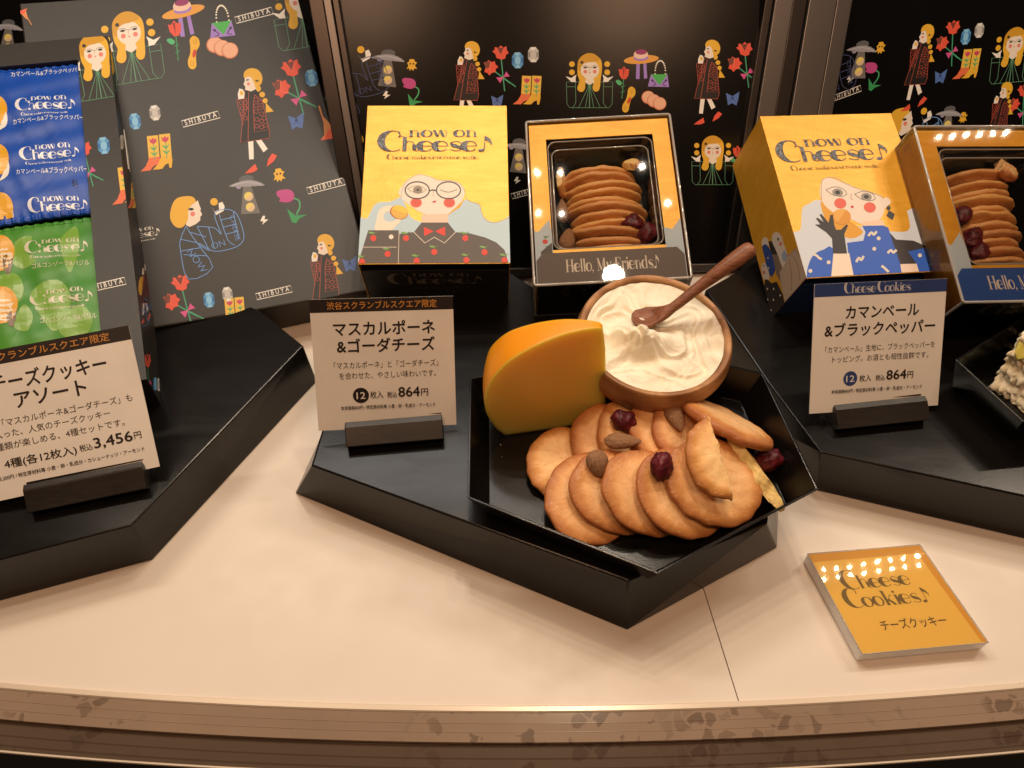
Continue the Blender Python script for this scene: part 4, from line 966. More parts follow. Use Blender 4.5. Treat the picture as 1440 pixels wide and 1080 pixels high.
    ring = [rrect(wa0+q, wa1-q, wb0+q, wb1-q*1.6, .55) for q in (.1, .34, .55)]; dep = [n1-.12, n1-.5, -T+.6]
    V = [f.w(a, b, dep[i]) for i in range(3) for a, b in ring[i]]; m = len(ring[0])
    F = [(i*m+j, i*m+(j+1) % m, (i+1)*m+(j+1) % m, (i+1)*m+j) for i in range(2) for j in range(m)]
    mesh_obj('tray_wall', V, F, M['blister'], bl, smooth=True)
    # clear cover: five thin walls and polished edges
    cv = thing('clear_cover', 'clear acrylic cover over the '+where, 'clear cover', f.w(W/2, L/2, -T))
    r = .12
    for nm, q in (('cover_top', [(r, r, 0), (W-r, r, 0), (W-r, L-r, 0), (r, L-r, 0)]), ('cover_wall', [(0, r, -r), (0, L-r, -r), (0, L-r, -T), (0, r, -T)]), ('cover_wall', [(W, r, -r), (W, r, -T), (W, L-r, -T), (W, L-r, -r)]), ('cover_wall', [(r, 0, -r), (r, 0, -T), (W-r, 0, -T), (W-r, 0, -r)]), ('cover_wall', [(r, L, -r), (W-r, L, -r), (W-r, L, -T), (r, L, -T)])):
        mesh_obj(nm, [f.w(*x) for x in q], [(0, 1, 2, 3)], M['clear'], cv)
    c4 = [(r*.6, r*.6), (W-r*.6, r*.6), (W-r*.6, L-r*.6), (r*.6, L-r*.6)]
    tube('cover_edge', [f.w(a, b, -r*.6) for a, b in rrect(.05, W-.05, .05, L-.05, .16, 4)], .085, M['clearedge'], cv, n=8)
    for a, b in c4: tube('cover_edge', [f.w(a, b, -r), f.w(a, b, -T)], .09, M['clearedge'], cv, closed=False, n=8)
    tube('cover_edge', [f.w(a, b, -T+.03) for a, b in rrect(.04, W-.04, .04, L-.04, .1, 3)], .05, M['clearedge'], cv, n=6)
    return t
clear_box(B2, 'windowed yellow box with a grey brown strip, standing behind the wooden bowl', 'black', (98, 84, 76), 'grey', 'windowed box behind the bowl')
clear_box(B4, 'windowed yellow box with a blue strip at the right edge', 'black', (44, 84, 160), 'blue', 'windowed box at the right edge')
tag(stand(B2, 1.0, 8), 'black slanted support beneath the windowed box behind the bowl', 'box support', 'slanted supports under the boxes')
tag(stand(B4, 1.0, 8), 'black slanted support beneath the windowed box at the right edge', 'box support', 'slanted supports under the boxes')
# print on the left side of box four
p = Print(B4.left, (0.2, B4.L-.2, .1, B4.T-.3), lift=-.2); L4 = B4.L
def row_in_box(pose, px0, py0, px1, py1, n, R, where, sd, grp, asp=.93):
    f = pose.face.shift(0, 0, -1.0, None); q0, q1 = f.px(px0, py0), f.px(px1, py1); rs = random.Random(sd)
    nrm = f.Y*1.0+f.N*.06
    for i in range(n):
        t = i/(n-1); a = q0[0]+(q1[0]-q0[0])*t+rs.uniform(-.12, .12); b = q0[1]+(q1[1]-q0[1])*t
        c = pose.face.w(a, b, -.62-R*asp+rs.uniform(-.10, .12))
        nn = nrm+f.N*rs.uniform(-.08, .10)+f.X*rs.uniform(-.06, .06)
        biscuit('%s biscuit from the top of the row inside the %s' % (ORD[i], where), c, nn, rs.uniform(-4, 4), R*rs.uniform(.93, 1.04), asp, .50, 30+sd+i, None, 'cookiebox', grp, dome=.03)
row_in_box(B2, 846, 237, 862, 344, 11, 2.62, 'windowed box behind the bowl', 3, 'biscuits standing in a row behind the window of the middle box', .70)
row_in_box(B4, 1381, 243, 1412, 362, 11, 2.45, 'windowed box at the right edge', 9, 'biscuits standing in a row behind the window of the right box')
def inb(pose, x, y, n): f = pose.face.shift(0, 0, n); a, b = f.px(x, y); return pose.face.w(a, b, n)
nf = B2.face
lump('dried_berry', 'upper dried berry at the right of the biscuit row behind the bowl', 'dried berry', inb(B2, 889, 314, -1.1), nf.X, .72, .6, .55, 3, 'berry', 'berry', 'dried berries in the middle box')
lump('dried_berry', 'lower dried berry in the right corner of the windowed box behind the bowl', 'dried berry', inb(B2, 911, 328, -1.2), nf.X+nf.Y, .68, .6, .55, 4, 'berry', 'berry', 'dried berries in the middle box')
lump('almond', 'almond in the lower left corner of the windowed box behind the bowl', 'almond', inb(B2, 798, 337, -1.2), nf.Y+nf.X*.2, .85, .5, .4, 5, 'nut', group='almonds in the middle box')
lump('almond', 'almond at the left wall of the windowed box behind the bowl', 'almond', inb(B2, 791, 296, -2.0), nf.Y, .9, .42, .45, 6, 'nut', group='almonds in the middle box')
biscuit('pale broken biscuit piece at the upper left inside the windowed box behind the bowl', inb(B2, 789, 256, -1.9), nf.X*1.0+nf.N*.3, 20, 1.3, .8, .35, 77, (1.2, .5), 'cookiepale')
biscuit('pale biscuit corner leaning on top of the row behind the bowl', inb(B2, 887, 232, -1.1), nf.Y*.5+nf.N, 20, .75, .7, .4, 78, (.2, .3), 'cookiepale')
nf = B4.face
biscuit('curled biscuit piece on top of the row in the right windowed box', inb(B4, 1413, 240, -1.0), nf.Y*.3+nf.N+nf.X*.4, 20, .95, .9, .6, 79, (.9, .5), 'cookie')
for i, (x, y) in enumerate(((1354, 303), (1368, 334), (1378, 354))):
    lump('dried_berry', ('upper', 'middle', 'lowest')[i]+' dried berry along the left wall inside the windowed box at the right edge', 'dried berry', inb(B4, x, y, -1.3), nf.Y+nf.X, .7, .55, .5, 13+i, 'berry', 'berry', 'dried berries in the right box')

# ------------------------------------------------------------------ large black gift boxes on the left
tg = thing('gift_box', 'large flat black gift box printed with colourful figures, propped up at the back', 'gift box', BG.base)
o = box('box_body', BG.face, 0, BG.W, 0, BG.L, -BG.T, 0, M['blackboard'], tg, .12)
p = Print(BG.face, (0.02, BG.W-.02, .02, BG.L-.02), lift=.012)
for n, x, y, s_, r in (('front', 184, 67, 1.30, -9), ('hat', 259, 22, 1.25, -9), ('bag', 311, 34, 1.2, -8), ('sign', 357, 21, 1.0, 0), ('rose', 246, 56, 1.25, -10), ('peanut', 272, 74, 1.25, -14), ('biscuits', 312, 67, 1.25, -8),
                        ('front', 425, 20, 1.25, -9), ('walker', 356, 150, 1.22, -9), ('bouquet', 414, 124, 1.25, -9), ('gem', 438, 110, 1.05, -9), ('bow', 417, 171, 1.2, -8), ('gem', 190, 171, 1.0, -8), ('gemw', 218, 159, .95, -8),
                        ('boots', 218, 215, 1.2, -8), ('sign', 282, 167, 1.0, 0), ('cone', 459, 172, 1.2, -8), ('ufo', 350, 275, 1.05, -9), ('critter', 392, 246, 1.15, -8), ('bolt', 371, 310, 1.1, -8), ('tulip', 408, 288, 1.25, -12), ('sign', 458, 261, 1.0, 0),
                        ('profile', 290, 320, 1.0, 0), ('walker', 457, 378, 1.1, -7), ('bouquet', 258, 424, 1.15, -9), ('gem', 294, 422, .95, -8), ('gemw', 320, 414, .9, -8), ('sign', 385, 411, .95, 2), ('boots', 325, 440, 1.0, -8), ('cone', 37, 25, .6, 160), ('bow', 492, 372, 1.1, -8)):
    place(p, n, x, y, s_, r)
p.sheet(0, 0, 3); logo(p, 590, 1005, 180, (226, 220, 210), -10); p.build('printed_pattern', tg)
o = prism('box_stand', [np.array([BG.face.w(a, b, 0)[0], BG.face.w(a, b, 0)[1]+1.0, .02]) for a, b in ((3, 5), (BG.W-2, 5), (BG.W-2, 18), (3, 18))], [BG.face.w(a, b, -BG.T-.05)+np.array([0, 0, -.05]) for a, b in ((3, 5), (BG.W-2, 5), (BG.W-2, 18), (3, 18))], M['black']); tag(o, 'black slanted support beneath the large closed gift box', 'box support', 'slanted supports under the boxes')

fo = BO.face; Wo, Lo, To = BO.W, BO.L, BO.T
to = thing('opened_gift_box', 'opened black gift box holding blue and green packets at the left edge', 'gift box', BO.base)
ia1, ib1 = fo.px(109, 84)
ia0, ib0 = 2.0, 1.6
ib1 = min(ib1, Lo-1.2)
V = []; F = []
for a0, a1, b0, b1 in ((0, ia0, 0, Lo), (ia1, Wo, 0, Lo), (ia0, ia1, 0, ib0), (ia0, ia1, ib1, Lo)):
    v, g_ = solid(fo, a0, a1, b0, b1, -To, 0); k = len(V); V += v; F += [tuple(i+k for i in x) for x in g_]
o = mesh_obj('box_wall', V, F, M['blackboard'], to)
box('box_floor', fo, ia0, ia1, ib0, ib1, -To, -To+.3, M['black'], to)
p = Print(fo, (ia1+.02, Wo-.02, .02, Lo-.02), lift=.012)
for n, x, y, s_, r in (('front', 136, 94, 1.2, -9), ('gem', 146, 205, 1.05, -7), ('bouquet', 121, 232, 1.0, -8), ('boots', 178, 260, 1.25, -10), ('sign', 150, 400, 1.0, 2), ('hat', 95, 60, .01, 0)):
    if s_ > .1: place(p, n, x, y, s_, r)
p.build('printed_frame', to)['kind'] = 'stuff'
p = Print(BO.right, (.02, Lo-.02, .02, To-.02), lift=.012)
for n, x, y, s_, r in (('front', 163, 90, 1.0, 0), ('gemw', 171, 200, .9, 0), ('boots', 187, 275, .9, 0), ('walker', 205, 395, .8, 0), ('profile', 208, 415, .6, 0), ('bouquet', 207, 530, 1.0, 0), ('gem', 218, 540, .8, 0), ('gemw', 223, 541, .8, 0)):
    place(p, n, x, y, s_, r, sx=.45)
p.build('printed_side', to)['kind'] = 'stuff'
box('paper_liner', BO.right, BO.right.px(190, 262)[0], BO.right.px(171, 122)[0], To*.52, To*.60, .005, .05, M['white'], to)

# packets inside
def m_foilpack(name, c0, c1):
    m = mat(name, c0, .40, spec=.4, metal=0); v = coords(m)
    lk(m, ramp(m, noise(m, v, 22, 3), [(.42, c0), (.5, c1), (.6, c0)]), bsdf(m).inputs['Base Color']); 
    vo = nd(m, 'ShaderNodeTexNoise'); vo.inputs['Scale'].default_value = 40; vo.inputs['Detail'].default_value = 3; vo.inputs['Distortion'].default_value = 1.2; lk(m, coords(m, (1, .35, 1), rot=(0, 0, .5)), vo.inputs['Vector'])
    bump(m, vo.outputs['Fac'], .25, .003); return m
M['bluefoil'] = m_foilpack('blue_packet', (.004, .065, .42), (.005, .072, .45)); M['greenfoil'] = m_foilpack('green_packet', (.05, .24, .02), (.075, .27, .03))
M['packink'] = m_attr('packet_ink', .32, .05, .6)
def packet(label, frm, a0, a1, b0, b1, n, mk, seed, draw, tilt=0):
    def h(a, b):
        u, v = (a-a0)/(a1-a0), (b-b0)/(b1-b0)
        e_ = max(0, math.sin(math.pi*min(max(u, 0), 1)))**.35*max(0, math.sin(math.pi*min(max(v, 0), 1)))**.4
        w = .10*math.sin(a*1.3+b*.7+seed)+.07*math.sin(b*2.9-a*.8+seed*2)+.05*math.sin(a*4.1+b*1.1)
        return n-.35+.40*e_+.55*w*(.4+.6*e_)+tilt*v+.05*math.sin(a*11)*(max(0, 1-v*14)+max(0, 1-(1-v)*14))
    na, nb = 70, 60; V = []; F = []
    for j in range(nb+1):
        for i in range(na+1):
            a, b = a0+(a1-a0)*i/na, b0+(b1-b0)*j/nb; V.append(frm.w(a, b, h(a, b)))
    for j in range(nb):
        for i in range(na): k = j*(na+1)+i; F.append((k, k+1, k+na+2, k+na+1))
    t = thing('biscuit_packet', label, 'packet', frm.w((a0+a1)/2, (b0+b1)/2, n-1), 'packets in the opened gift box')
    o = mesh_obj('foil_wrap', V, F, M[mk], t, smooth=True); so = o.modifiers.new('thickness', 'SOLIDIFY'); so.thickness = .35*S; so.offset = -1
    for bb in (b0+.02, b1-.34):
        V = []; F = []
        nk = 90
        for i in range(nk+1):
            a = a0+(a1-a0)*i/nk
            for v_, dz in ((0, 0), (.16, .02), (.32, 0)): V.append(frm.w(a, bb+v_, h(a, bb+v_)+.02+dz+.018*math.sin(a*38)))
        for i in range(nk):
            for q_ in (0, 1): F.append((3*i+q_, 3*i+3+q_, 3*i+4+q_, 3*i+1+q_))
        mesh_obj('crimped_seal', V, F, M[mk], t)
    p = Print(frm, (a0+.02, a1-.02, b0+.38, b1-.38), lift=0); draw(p)
    # lay the print on the puffed surface
    V = []; F = []; cols = []
    for q, z, c, f_ in p.items:
        base_c = (sum(x for x, _ in q)/len(q), sum(y for _, y in q)/len(q))
        big = max(max(abs(x-base_c[0]), abs(y-base_c[1])) for x, y in q) > .5
        tris = [q]
        if big:                               # cut large shapes into a fan grid so they follow the bulge
            tris = []
            lo = (min(x for x, _ in q), min(y for _, y in q)); hi = (max(x for x, _ in q), max(y for _, y in q)); st = .35
            ax = lo[0]
            while ax < hi[0]:
                by = lo[1]
                while by < hi[1]:
                    c_ = clip_poly(q, (ax, ax+st, by, by+st))
                    if len(c_) > 2 and abs(area2(c_)) > 1e-5: tris.append(c_)
                    by += st
                ax += st
        for tq in tris:
            k = len(V); V += [frm.w(a, b, h(a, b)+.012+z) for a, b in tq]; F.append(tuple(range(k, k+len(tq)))); cols += [(*c, 1)]*len(tq)
    o = mesh_obj('printed_wrap', V, F, [M['packink']], t, smooth=False)
    at = o.data.color_attributes.new('ink', 'FLOAT_COLOR', 'CORNER'); at.data.foreach_set('color', np.array(cols, dtype=np.float32).ravel())
    return t
def draw_blue(p):
    W_ = (226, 230, 238)
    p.sheet(0, 0, 3)
    for x, y, k in ((195, 300, 1), (205, 505, 1), (222, 722, 1)): p.text('カマンベール&ブラックペッパー', x, y+10, 26, W_, -5, bold=.008, fitw=296)
    for x, y in ((198, 466), (216, 671), (248, 885)): logo(p, x, y, 246, W_, -5)
    for x, y in ((-18, 470), (-8, 680), (5, 880)): p.dot(x, y, 52, (226, 168, 40), 66); p.poly([(x+20, y+70), (x+44, y+10), (x+52, y+30), (x+44, y+70), (x+10, y+92)], (232, 228, 220), 3)
    p.text('5J', 315, 782, 34, (20, 20, 30), -5, bold=.01)
def draw_green(p):
    W_ = (206, 200, 176); LG = (118, 164, 56)
    p.sheet(0, 0, 3)
    for b_ in ([(60, 1010), (130, 990), (110, 1060), (150, 1100), (90, 1130), (40, 1090)], [(250, 1000), (310, 940), (330, 1020), (300, 1150), (270, 1100)], [(130, 1230), (240, 1180), (300, 1260), (240, 1400), (170, 1330)], [(-40, 1180), (60, 1150), (100, 1220), (60, 1300), (-40, 1290)], [(270, 1320), (350, 1290), (390, 1360), (330, 1440), (250, 1400)], [(100, 1290), (140, 1330), (120, 1400), (60, 1380)]): p.poly(b_, LG, 4)
    for x, y in ((240, 1058), (264, 1278)): logo(p, x, y, 262, W_, -5)
    for x, y in ((255, 1112), (290, 1342)): p.text('ゴルゴンゾーラ&バジル', x, y+10, 27, W_, -5, bold=.006, fitw=240)
    for x, y in ((-12, 1060), (8, 1290)): p.dot(x, y, 70, (222, 164, 60), 82); p.dot(x+12, y+20, 52, (228, 214, 188), 50); p.poly([(x+24, y+60), (x+20, y+20), (x+32, y+40), (x+38, y+5), (x+48, y+40), (x+66, y+20), (x+62, y+60), (x+50, y+92), (x+34, y+90)], (110, 86, 60))
nB = -.15
fB = fo.shift(0, 0, nB)
q = lambda x, y: fB.px(x, y)
packet('blue foil packet at the top of the opened gift box', fB, q(-70, 92)[0], q(126, 240)[0]+.1, q(128, 296)[1], ib1-.04, .12, 'bluefoil', 1, draw_blue)
packet('green foil packet below the blue one in the opened gift box', fB, q(-70, 320)[0], q(149, 440)[0]+.1, q(150, 505)[1], q(131, 296)[1]-.1, .15, 'greenfoil', 4, draw_green, -.3)

# ------------------------------------------------------------------ price cards and their holders
def price_card(label, o, rot, W, L, draw, holder_label, ha0, ha1, zf, hdrop=1.35):
    fr = Frame(o, rotm(*rot))
    t = thing('price_card', label, 'price card', fr.w(W/2, 0, -.03), 'price cards in dark holders')
    b = box('card_sheet', fr, 0, W, 0, L, -.05, 0, M['white'], t)
    p = uv(Print(fr, (0, W, 0, L), lift=.004, step=.0004), L); draw(p, W, L); p.build('printed_text', t)
    # holder: long block with sloping top and a slot, hexagonal in section
    ax = np.array([fr.X[0], fr.X[1], 0]); ax /= np.linalg.norm(ax); fw = np.array([ax[1], -ax[0], 0])    # fw points to the viewer
    c0 = fr.w(ha0, 0, 0); c1 = fr.w(ha1, 0, 0); zm = (c0[2]+c1[2])/2; c0[2] = zm; c1[2] = zm
    def sec(c):
        return [np.array([c[0], c[1], 0])+fw*d+np.array([0, 0, z]) for d, z in ((-.95, zf), (.75, zf), (1.15, zf+.55), (.22, c[2]+.62), (-.16, c[2]+.66), (-.16, c[2]-.25), (-.40, c[2]-.25), (-.40, c[2]+.5), (-1.15, zf+.55))]
    s0, s1 = sec(c0), sec(c1); n = len(s0)
    F = [tuple(range(n)), tuple(range(n, 2*n))[::-1]]+[(i, n+i, n+(i+1) % n, (i+1) % n) for i in range(n)]
    h = mesh_obj('card_holder', s0+s1, F, M['holder']); bevel(h, .05); tag(h, holder_label, 'card holder', 'dark wooden card holders')
    return fr
INK = (34, 24, 20)
def header(p, W, L, txt, bg, fg, fancy=False, x=.5, w=.77, hh=.098):
    p.poly([(0, 0), (W, 0), (W, L*hh), (0, L*hh)], bg)
    if fancy: p.fancy(txt, W*x, L*.078, L*.046, fg, fitw=W*w)
    else: p.text(txt, W*x, L*.073, L*.062, fg, bold=.008, fitw=W*w)
def badge(p, x, y, r, bg): p.dot(x, y, r, bg, n=36)
def d1(p, W, L):
    header(p, W, L, '渋谷スクランブルスクエア限定', (36, 26, 22), (206, 138, 56), w=.765)
    p.text('マスカルポーネ', W*.508, L*.268, L*.115, INK, bold=.022, fitw=W*.71); p.text('&ゴーダチーズ', W*.515, L*.397, L*.115, INK, bold=.022, fitw=W*.69)
    p.text('「マスカルポーネ」と「ゴーダチーズ」', W*.51, L*.522, L*.058, INK, bold=.004, fitw=W*.74); p.text('を合わせた、やさしい味わいです。', W*.517, L*.602, L*.058, INK, bold=.004, fitw=W*.69)
    badge(p, W*.317, L*.735, L*.060, INK); p.text('12', W*.317, L*.762, L*.075, (232, 222, 206), bold=.008, fitw=W*.062)
    p.text('枚入', W*.43, L*.757, L*.062, INK, bold=.012, fitw=W*.092); p.text('税込', W*.54, L*.757, L*.05, INK, bold=.012, fitw=W*.07); p.text('864', W*.663, L*.757, L*.108, INK, bold=.018, fitw=W*.152); p.text('円', W*.775, L*.750, L*.064, INK, bold=.012)
    p.text('本体価格800円 / 特定原材料等 小麦・卵・乳成分・アーモンド', W*.51, L*.842, L*.034, INK, bold=.012, fitw=W*.68)
def d2(p, W, L):
    header(p, W, L, 'Cheese Cookies', (44, 62, 112), (190, 186, 186), True, .475, .50)
    p.text('カマンベール', W*.52, L*.268, L*.112, INK, bold=.022, fitw=W*.555); p.text('&ブラックペッパー', W*.51, L*.40, L*.112, INK, bold=.022, fitw=W*.84)
    p.text('「カマンベール」生地に、ブラックペッパーを', W*.52, L*.527, L*.055, INK, bold=.004, fitw=W*.84); p.text('トッピング。お酒とも相性抜群です。', W*.525, L*.605, L*.055, INK, bold=.004, fitw=W*.74)
    badge(p, W*.30, L*.740, L*.058, (52, 70, 120)); p.text('12', W*.30, L*.766, L*.072, (226, 220, 210), bold=.008, fitw=W*.062)
    p.text('枚入', W*.415, L*.765, L*.058, INK, bold=.012, fitw=W*.09); p.text('税込', W*.53, L*.765, L*.048, INK, bold=.012, fitw=W*.07); p.text('864', W*.655, L*.765, L*.105, INK, bold=.018, fitw=W*.152); p.text('円', W*.763, L*.757, L*.06, INK, bold=.012)
    p.text('本体価格800円 / 特定原材料等 小麦・卵・乳成分・アーモンド', W*.51, L*.85, L*.034, INK, bold=.012, fitw=W*.70)
price_card('price card with black heading, second line starting with an ampersand, 864 yen, beside the cheese', (-11.15, 27.74, 4.33), (55.95, 3.63, 6.22), 7.94, 7.60, d1, 'dark holder gripping the 864 yen card left of the cheese tray', 1.55, 7.15, HR)
price_card('price card with blue heading for the peppery biscuits, 864 yen', (17.46, 29.0, 4.34), (52.48, 3.40, 7.43), 8.21, 7.56, d2, 'dark holder gripping the blue headed 864 yen card', 1.45, 7.1, HR)
def d0(p, W, L):
    header(p, W, L, '渋谷スクランブルスクエア限定', (36, 26, 22), (196, 132, 56), w=.77)
    p.text('チーズクッキー', W*.53, L*.272, L*.128, INK, bold=.02, fitw=W*.615); p.text('アソート', W*.515, L*.405, L*.128, INK, bold=.02, fitw=W*.38)
    p.text('の「マスカルポーネ&ゴーダチーズ」も', W*.935, L*.512, L*.056, INK, bold=.004, fitw=W*.77, align='r'); p.text('入った、人気のチーズクッキー', W*.80, L*.588, L*.056, INK, bold=.004, fitw=W*.62, align='r')
    p.text('全種類が楽しめる、4種セットです。', W*.865, L*.668, L*.056, INK, bold=.004, fitw=W*.74, align='r')
    p.text('4種(各12枚入)', W*.39, L*.792, L*.068, INK, bold=.014, fitw=W*.385); p.text('税込', W*.635, L*.785, L*.05, INK, bold=.01, fitw=W*.07); p.text('3,456', W*.785, L*.785, L*.10, INK, bold=.016, fitw=W*.21); p.text('円', W*.92, L*.775, L*.056, INK, bold=.01)
    p.text('本体価格3,200円 / 特定原材料等 小麦・卵・乳成分・カシューナッツ・アーモンド', W*.5, L*.868, L*.032, INK, bold=.012, fitw=W*.88)
price_card('large 3,456 yen price card at the left edge, before the opened gift box', (-28.85, 22.77, 4.13), (41.67, -1.09, 15.01), 9.6, 8.0, d0, 'dark holder gripping the 3,456 yen card', 2.75, 8.85, HR)

# ------------------------------------------------------------------ acrylic category sign lying on the counter
q4 = [P(1135.7, 778.5, .95), P(1293.8, 765.5, .95), P(1390.5, 903.4, .95), P(1212.7, 919.8, .95)]
sg = thing('category_sign', 'small yellow sign reading Cheese Cookies, a thick clear block lying on the pale counter', 'sign', (q4[3][0], q4[3][1], 0))
ctr = sum(q4)/4
def inset(k, z): return [np.array([*(ctr[:2]+(c[:2]-ctr[:2])*k), z]) for c in q4]
def m_milky():
    m = mat('milky_acrylic', (.97, .95, .93), .12, spec=.6); b = bsdf(m); b.inputs['Subsurface Weight'].default_value = .5; b.inputs['Subsurface Scale'].default_value = .01; b.inputs['Subsurface Radius'].default_value = (1, 1, 1); return m
o = prism('acrylic_block', inset(1, .05)[::-1][::-1], inset(1, .9), m_milky(), sg, .04)
sx = (q4[2]-q4[3]); sxl = np.linalg.norm(sx); sx = sx/sxl; sy = np.cross([0, 0, 1.0], sx)
fs = Frame(q4[3]*np.array([1, 1, 0])+np.array([0, 0, .905]), np.stack([sx, sy, np.array([0, 0, 1.0])], 1))
p = Print(fs, None, lift=0); YEL = (228, 188, 84)
loc = lambda v: (float((v-fs.o)@fs.X), float((v-fs.o)@fs.Y))
c4 = [loc(v) for v in q4]
def bil(u, v):                               # sheet fractions -> face
    a, b, c, d = c4; return tuple((1-u)*(1-v)*a[i]+u*(1-v)*b[i]+u*v*c[i]+(1-u)*v*d[i] for i in (0, 1))
p.T = lambda x, y: bil(x, y)
p.poly([(0.005, .005), (.995, .005), (.995, .995), (.005, .995)], YEL)
p.poly([(.005, .005), (.995, .005), (.995, .09), (.005, .09)], (208, 156, 58)); p.poly([(.93, .10), (.995, .10), (.995, .995), (.955, .995)], (212, 156, 50))
GR = (120, 96, 46)
p.fancy('Cheese', .44, .395, .095, GR, 0, fitw=.56); p.fancy('Cookies~', .455, .575, .095, GR, 0, fitw=.70)
p.text('チーズクッキー', .53, .80, .105, (96, 68, 30), 0, bold=.012, fitw=.53)
p.build('printed_face', sg)
mesh_obj('clear_face', inset(1.0, .945), [(3, 2, 1, 0)][::-1], M['clear'], sg)
tube('clear_edge', [np.array([*(ctr[:2]+(c[:2]-ctr[:2])*1.0), .93]) for c in q4], .035, M['clearedge'], sg, n=6)

# ------------------------------------------------------------------ serving trays
ZF = HR+.16
def tray(label, rim, floor, zr, grp):
    c = sum(np.array(r[:2]) for r in rim)/len(rim)
    t = thing('serving_tray', label, 'tray', (c[0], c[1], HR), grp); n = len(rim)
    def ins(poly, d, z):                     # inward offset of a convex outline
        out = []; m = len(poly); ccw = 1 if area2([tuple(q[:2]) for q in poly]) > 0 else -1
        for i in range(m):
            a, b, e_ = (np.array(poly[(i+k) % m][:2], float) for k in (-1, 0, 1))
            n1 = np.array([-(b-a)[1], (b-a)[0]])*ccw; n1 /= np.linalg.norm(n1); n2 = np.array([-(e_-b)[1], (e_-b)[0]])*ccw; n2 /= np.linalg.norm(n2)
            s_ = n1+n2; s_ = s_/(s_@n1); out.append(np.array([*(b+s_*d), z]))
        return out
    R0 = [np.array([*r[:2], zr]) for r in rim]; F0 = [np.array([*r[:2], 0]) for r in floor]
    bo = ins(F0, -.10, HR+.02); ri = ins(R0, .14, zr); fl = ins(F0, .04, ZF)
    V = bo+R0+ri+fl; F = [tuple(range(n))[::-1]]+[((i), (i+1) % n, n+(i+1) % n, n+i) for i in range(n)]+[(n+i, n+(i+1) % n, 2*n+(i+1) % n, 2*n+i) for i in range(n)]+[(2*n+i, 2*n+(i+1) % n, 3*n+(i+1) % n, 3*n+i) for i in range(n)]+[tuple(range(3*n, 4*n))]
    if area2([tuple(q[:2]) for q in R0]) < 0: F = [f[::-1] for f in F]
    o = mesh_obj('tray_body', V, F, M['lacquer2'], t); bevel(o, .035, 2, 20); return t
ZR = 5.7
rim = [P(660, 531, ZR), P(657, 700, ZR), P(925, 807, ZR), P(1152, 688, ZR), P(1073, 524, ZR)]
d = P(1027, 513, ZR)-P(1073, 524, ZR); d /= np.linalg.norm(d); e_ = P(684, 525.5, ZR)-P(660, 531, ZR); e_ /= np.linalg.norm(e_)
# apex where the two back edges meet
A_ = np.array([[d[0], -e_[0]], [d[1], -e_[1]]]); tt = np.linalg.solve(A_, (rim[0]-rim[4])[:2]); apex = rim[4]+d*tt[0]
if not (2 < apex[0] < 11) or apex[1] > 40: apex = np.array([6.0, 34.6, ZR])
rim = rim+[apex]
cc = sum(rim)/6
fl = [np.array([*(cc[:2]+(r[:2]-cc[:2])*.885), 0]) for r in rim]
tray('black hexagonal tray carrying the yellow cheese, the bowl and the biscuits', rim, fl, ZR, 'black faceted trays')
ZR2 = 6.2
rim2 = [P(1343.5, 505, ZR2), P(1439, 593, ZR2), P(1439, 593, ZR2)+np.array([9.5, 1.0, 0]), P(1343.5, 505, ZR2)+np.array([17, 5, 0]), P(1440, 445, ZR2)+np.array([7, 3.0, 0]), P(1440, 444, ZR2)]
c2 = sum(rim2)/6; fl2 = [np.array([*(c2[:2]+(r[:2]-c2[:2])*.86), 0]) for r in rim2]
tray('black faceted tray cut off by the right edge, holding the white rinded cheese', rim2, fl2, ZR2, 'black faceted trays')

# ------------------------------------------------------------------ the yellow cheese wedge
def m_cheese(name, c0, c1, rough, sss):
    m = mat(name, c0, rough, spec=.45); f = noise(m, coords(m), 30, 5)
    lk(m, ramp(m, f, [(.3, c0), (.7, c1)]), bsdf(m).inputs['Base Color']); b = bsdf(m)
    b.inputs['Subsurface Weight'].default_value = sss; b.inputs['Subsurface Radius'].default_value = (1, .55, .10); b.inputs['Subsurface Scale'].default_value = .016
    bump(m, noise(m, coords(m), 260, 4), .10, .0006); return m
M['wax'] = m_cheese('orange_rind', (.95, .34, .008), (.96, .38, .015), .34, .35); M['cut'] = m_cheese('cut_cheese', (.95, .60, .10), (.97, .64, .13), .38, .8)
Pa, Pb = P(851.5, 592, ZF), P(710, 612.5, ZF)
bx = (Pa-Pb); bl_ = np.linalg.norm(bx); bx = bx/bl_; back = np.array([-bx[1], bx[0], 0]); lean = math.radians(1)
up = np.array([0, 0, 1])*math.cos(lean)+back*math.sin(lean); nrm = np.cross(bx, up)
cf = Frame(Pa, np.stack([bx, up, nrm], 1))
s3 = lambda x, y: cf.px(660+x/3, 330+y/3)
outline = [s3(*q) for q in ((576, 600), (574, 480), (566, 420), (548, 390), (430, 408), (330, 442), (240, 484), (165, 530), (112, 582), (80, 630), (64, 690), (70, 745), (92, 790), (118, 822), (150, 847))]
outline = [(0.0, 0.0)]+outline[:-1]+[(-bl_, 0.0)]
fine = [outline[0], outline[1], outline[2]]+catmull(outline[2:-1], False, 4)[1:]+[outline[-1]]
tc_ = thing('cheese_wedge', 'yellow wedge of hard cheese with an orange rind, standing on the tray', 'cheese', (Pa+Pb)/2)
V = []; F = []; nS = 14; m = len(fine)
for i in range(nS+1):
    a = math.radians(21)*i/nS; ca, sa = math.cos(a), math.sin(a)
    for r, h in fine:
        V.append(Pa+(bx*ca-back*sa)*(r)*(1.0)+up*h if False else Pa+(bx*ca*r)+(-back*sa*r)*(-1)*(-1)+up*h)
V = [];
for i in range(nS+1):
    a = math.radians(21)*i/nS
    dirv = bx*math.cos(a)-back*math.sin(a)       # r is negative to the left, so this swings the far end away from the viewer
    for r, h in fine: V.append(Pa+dirv*r+up*h)
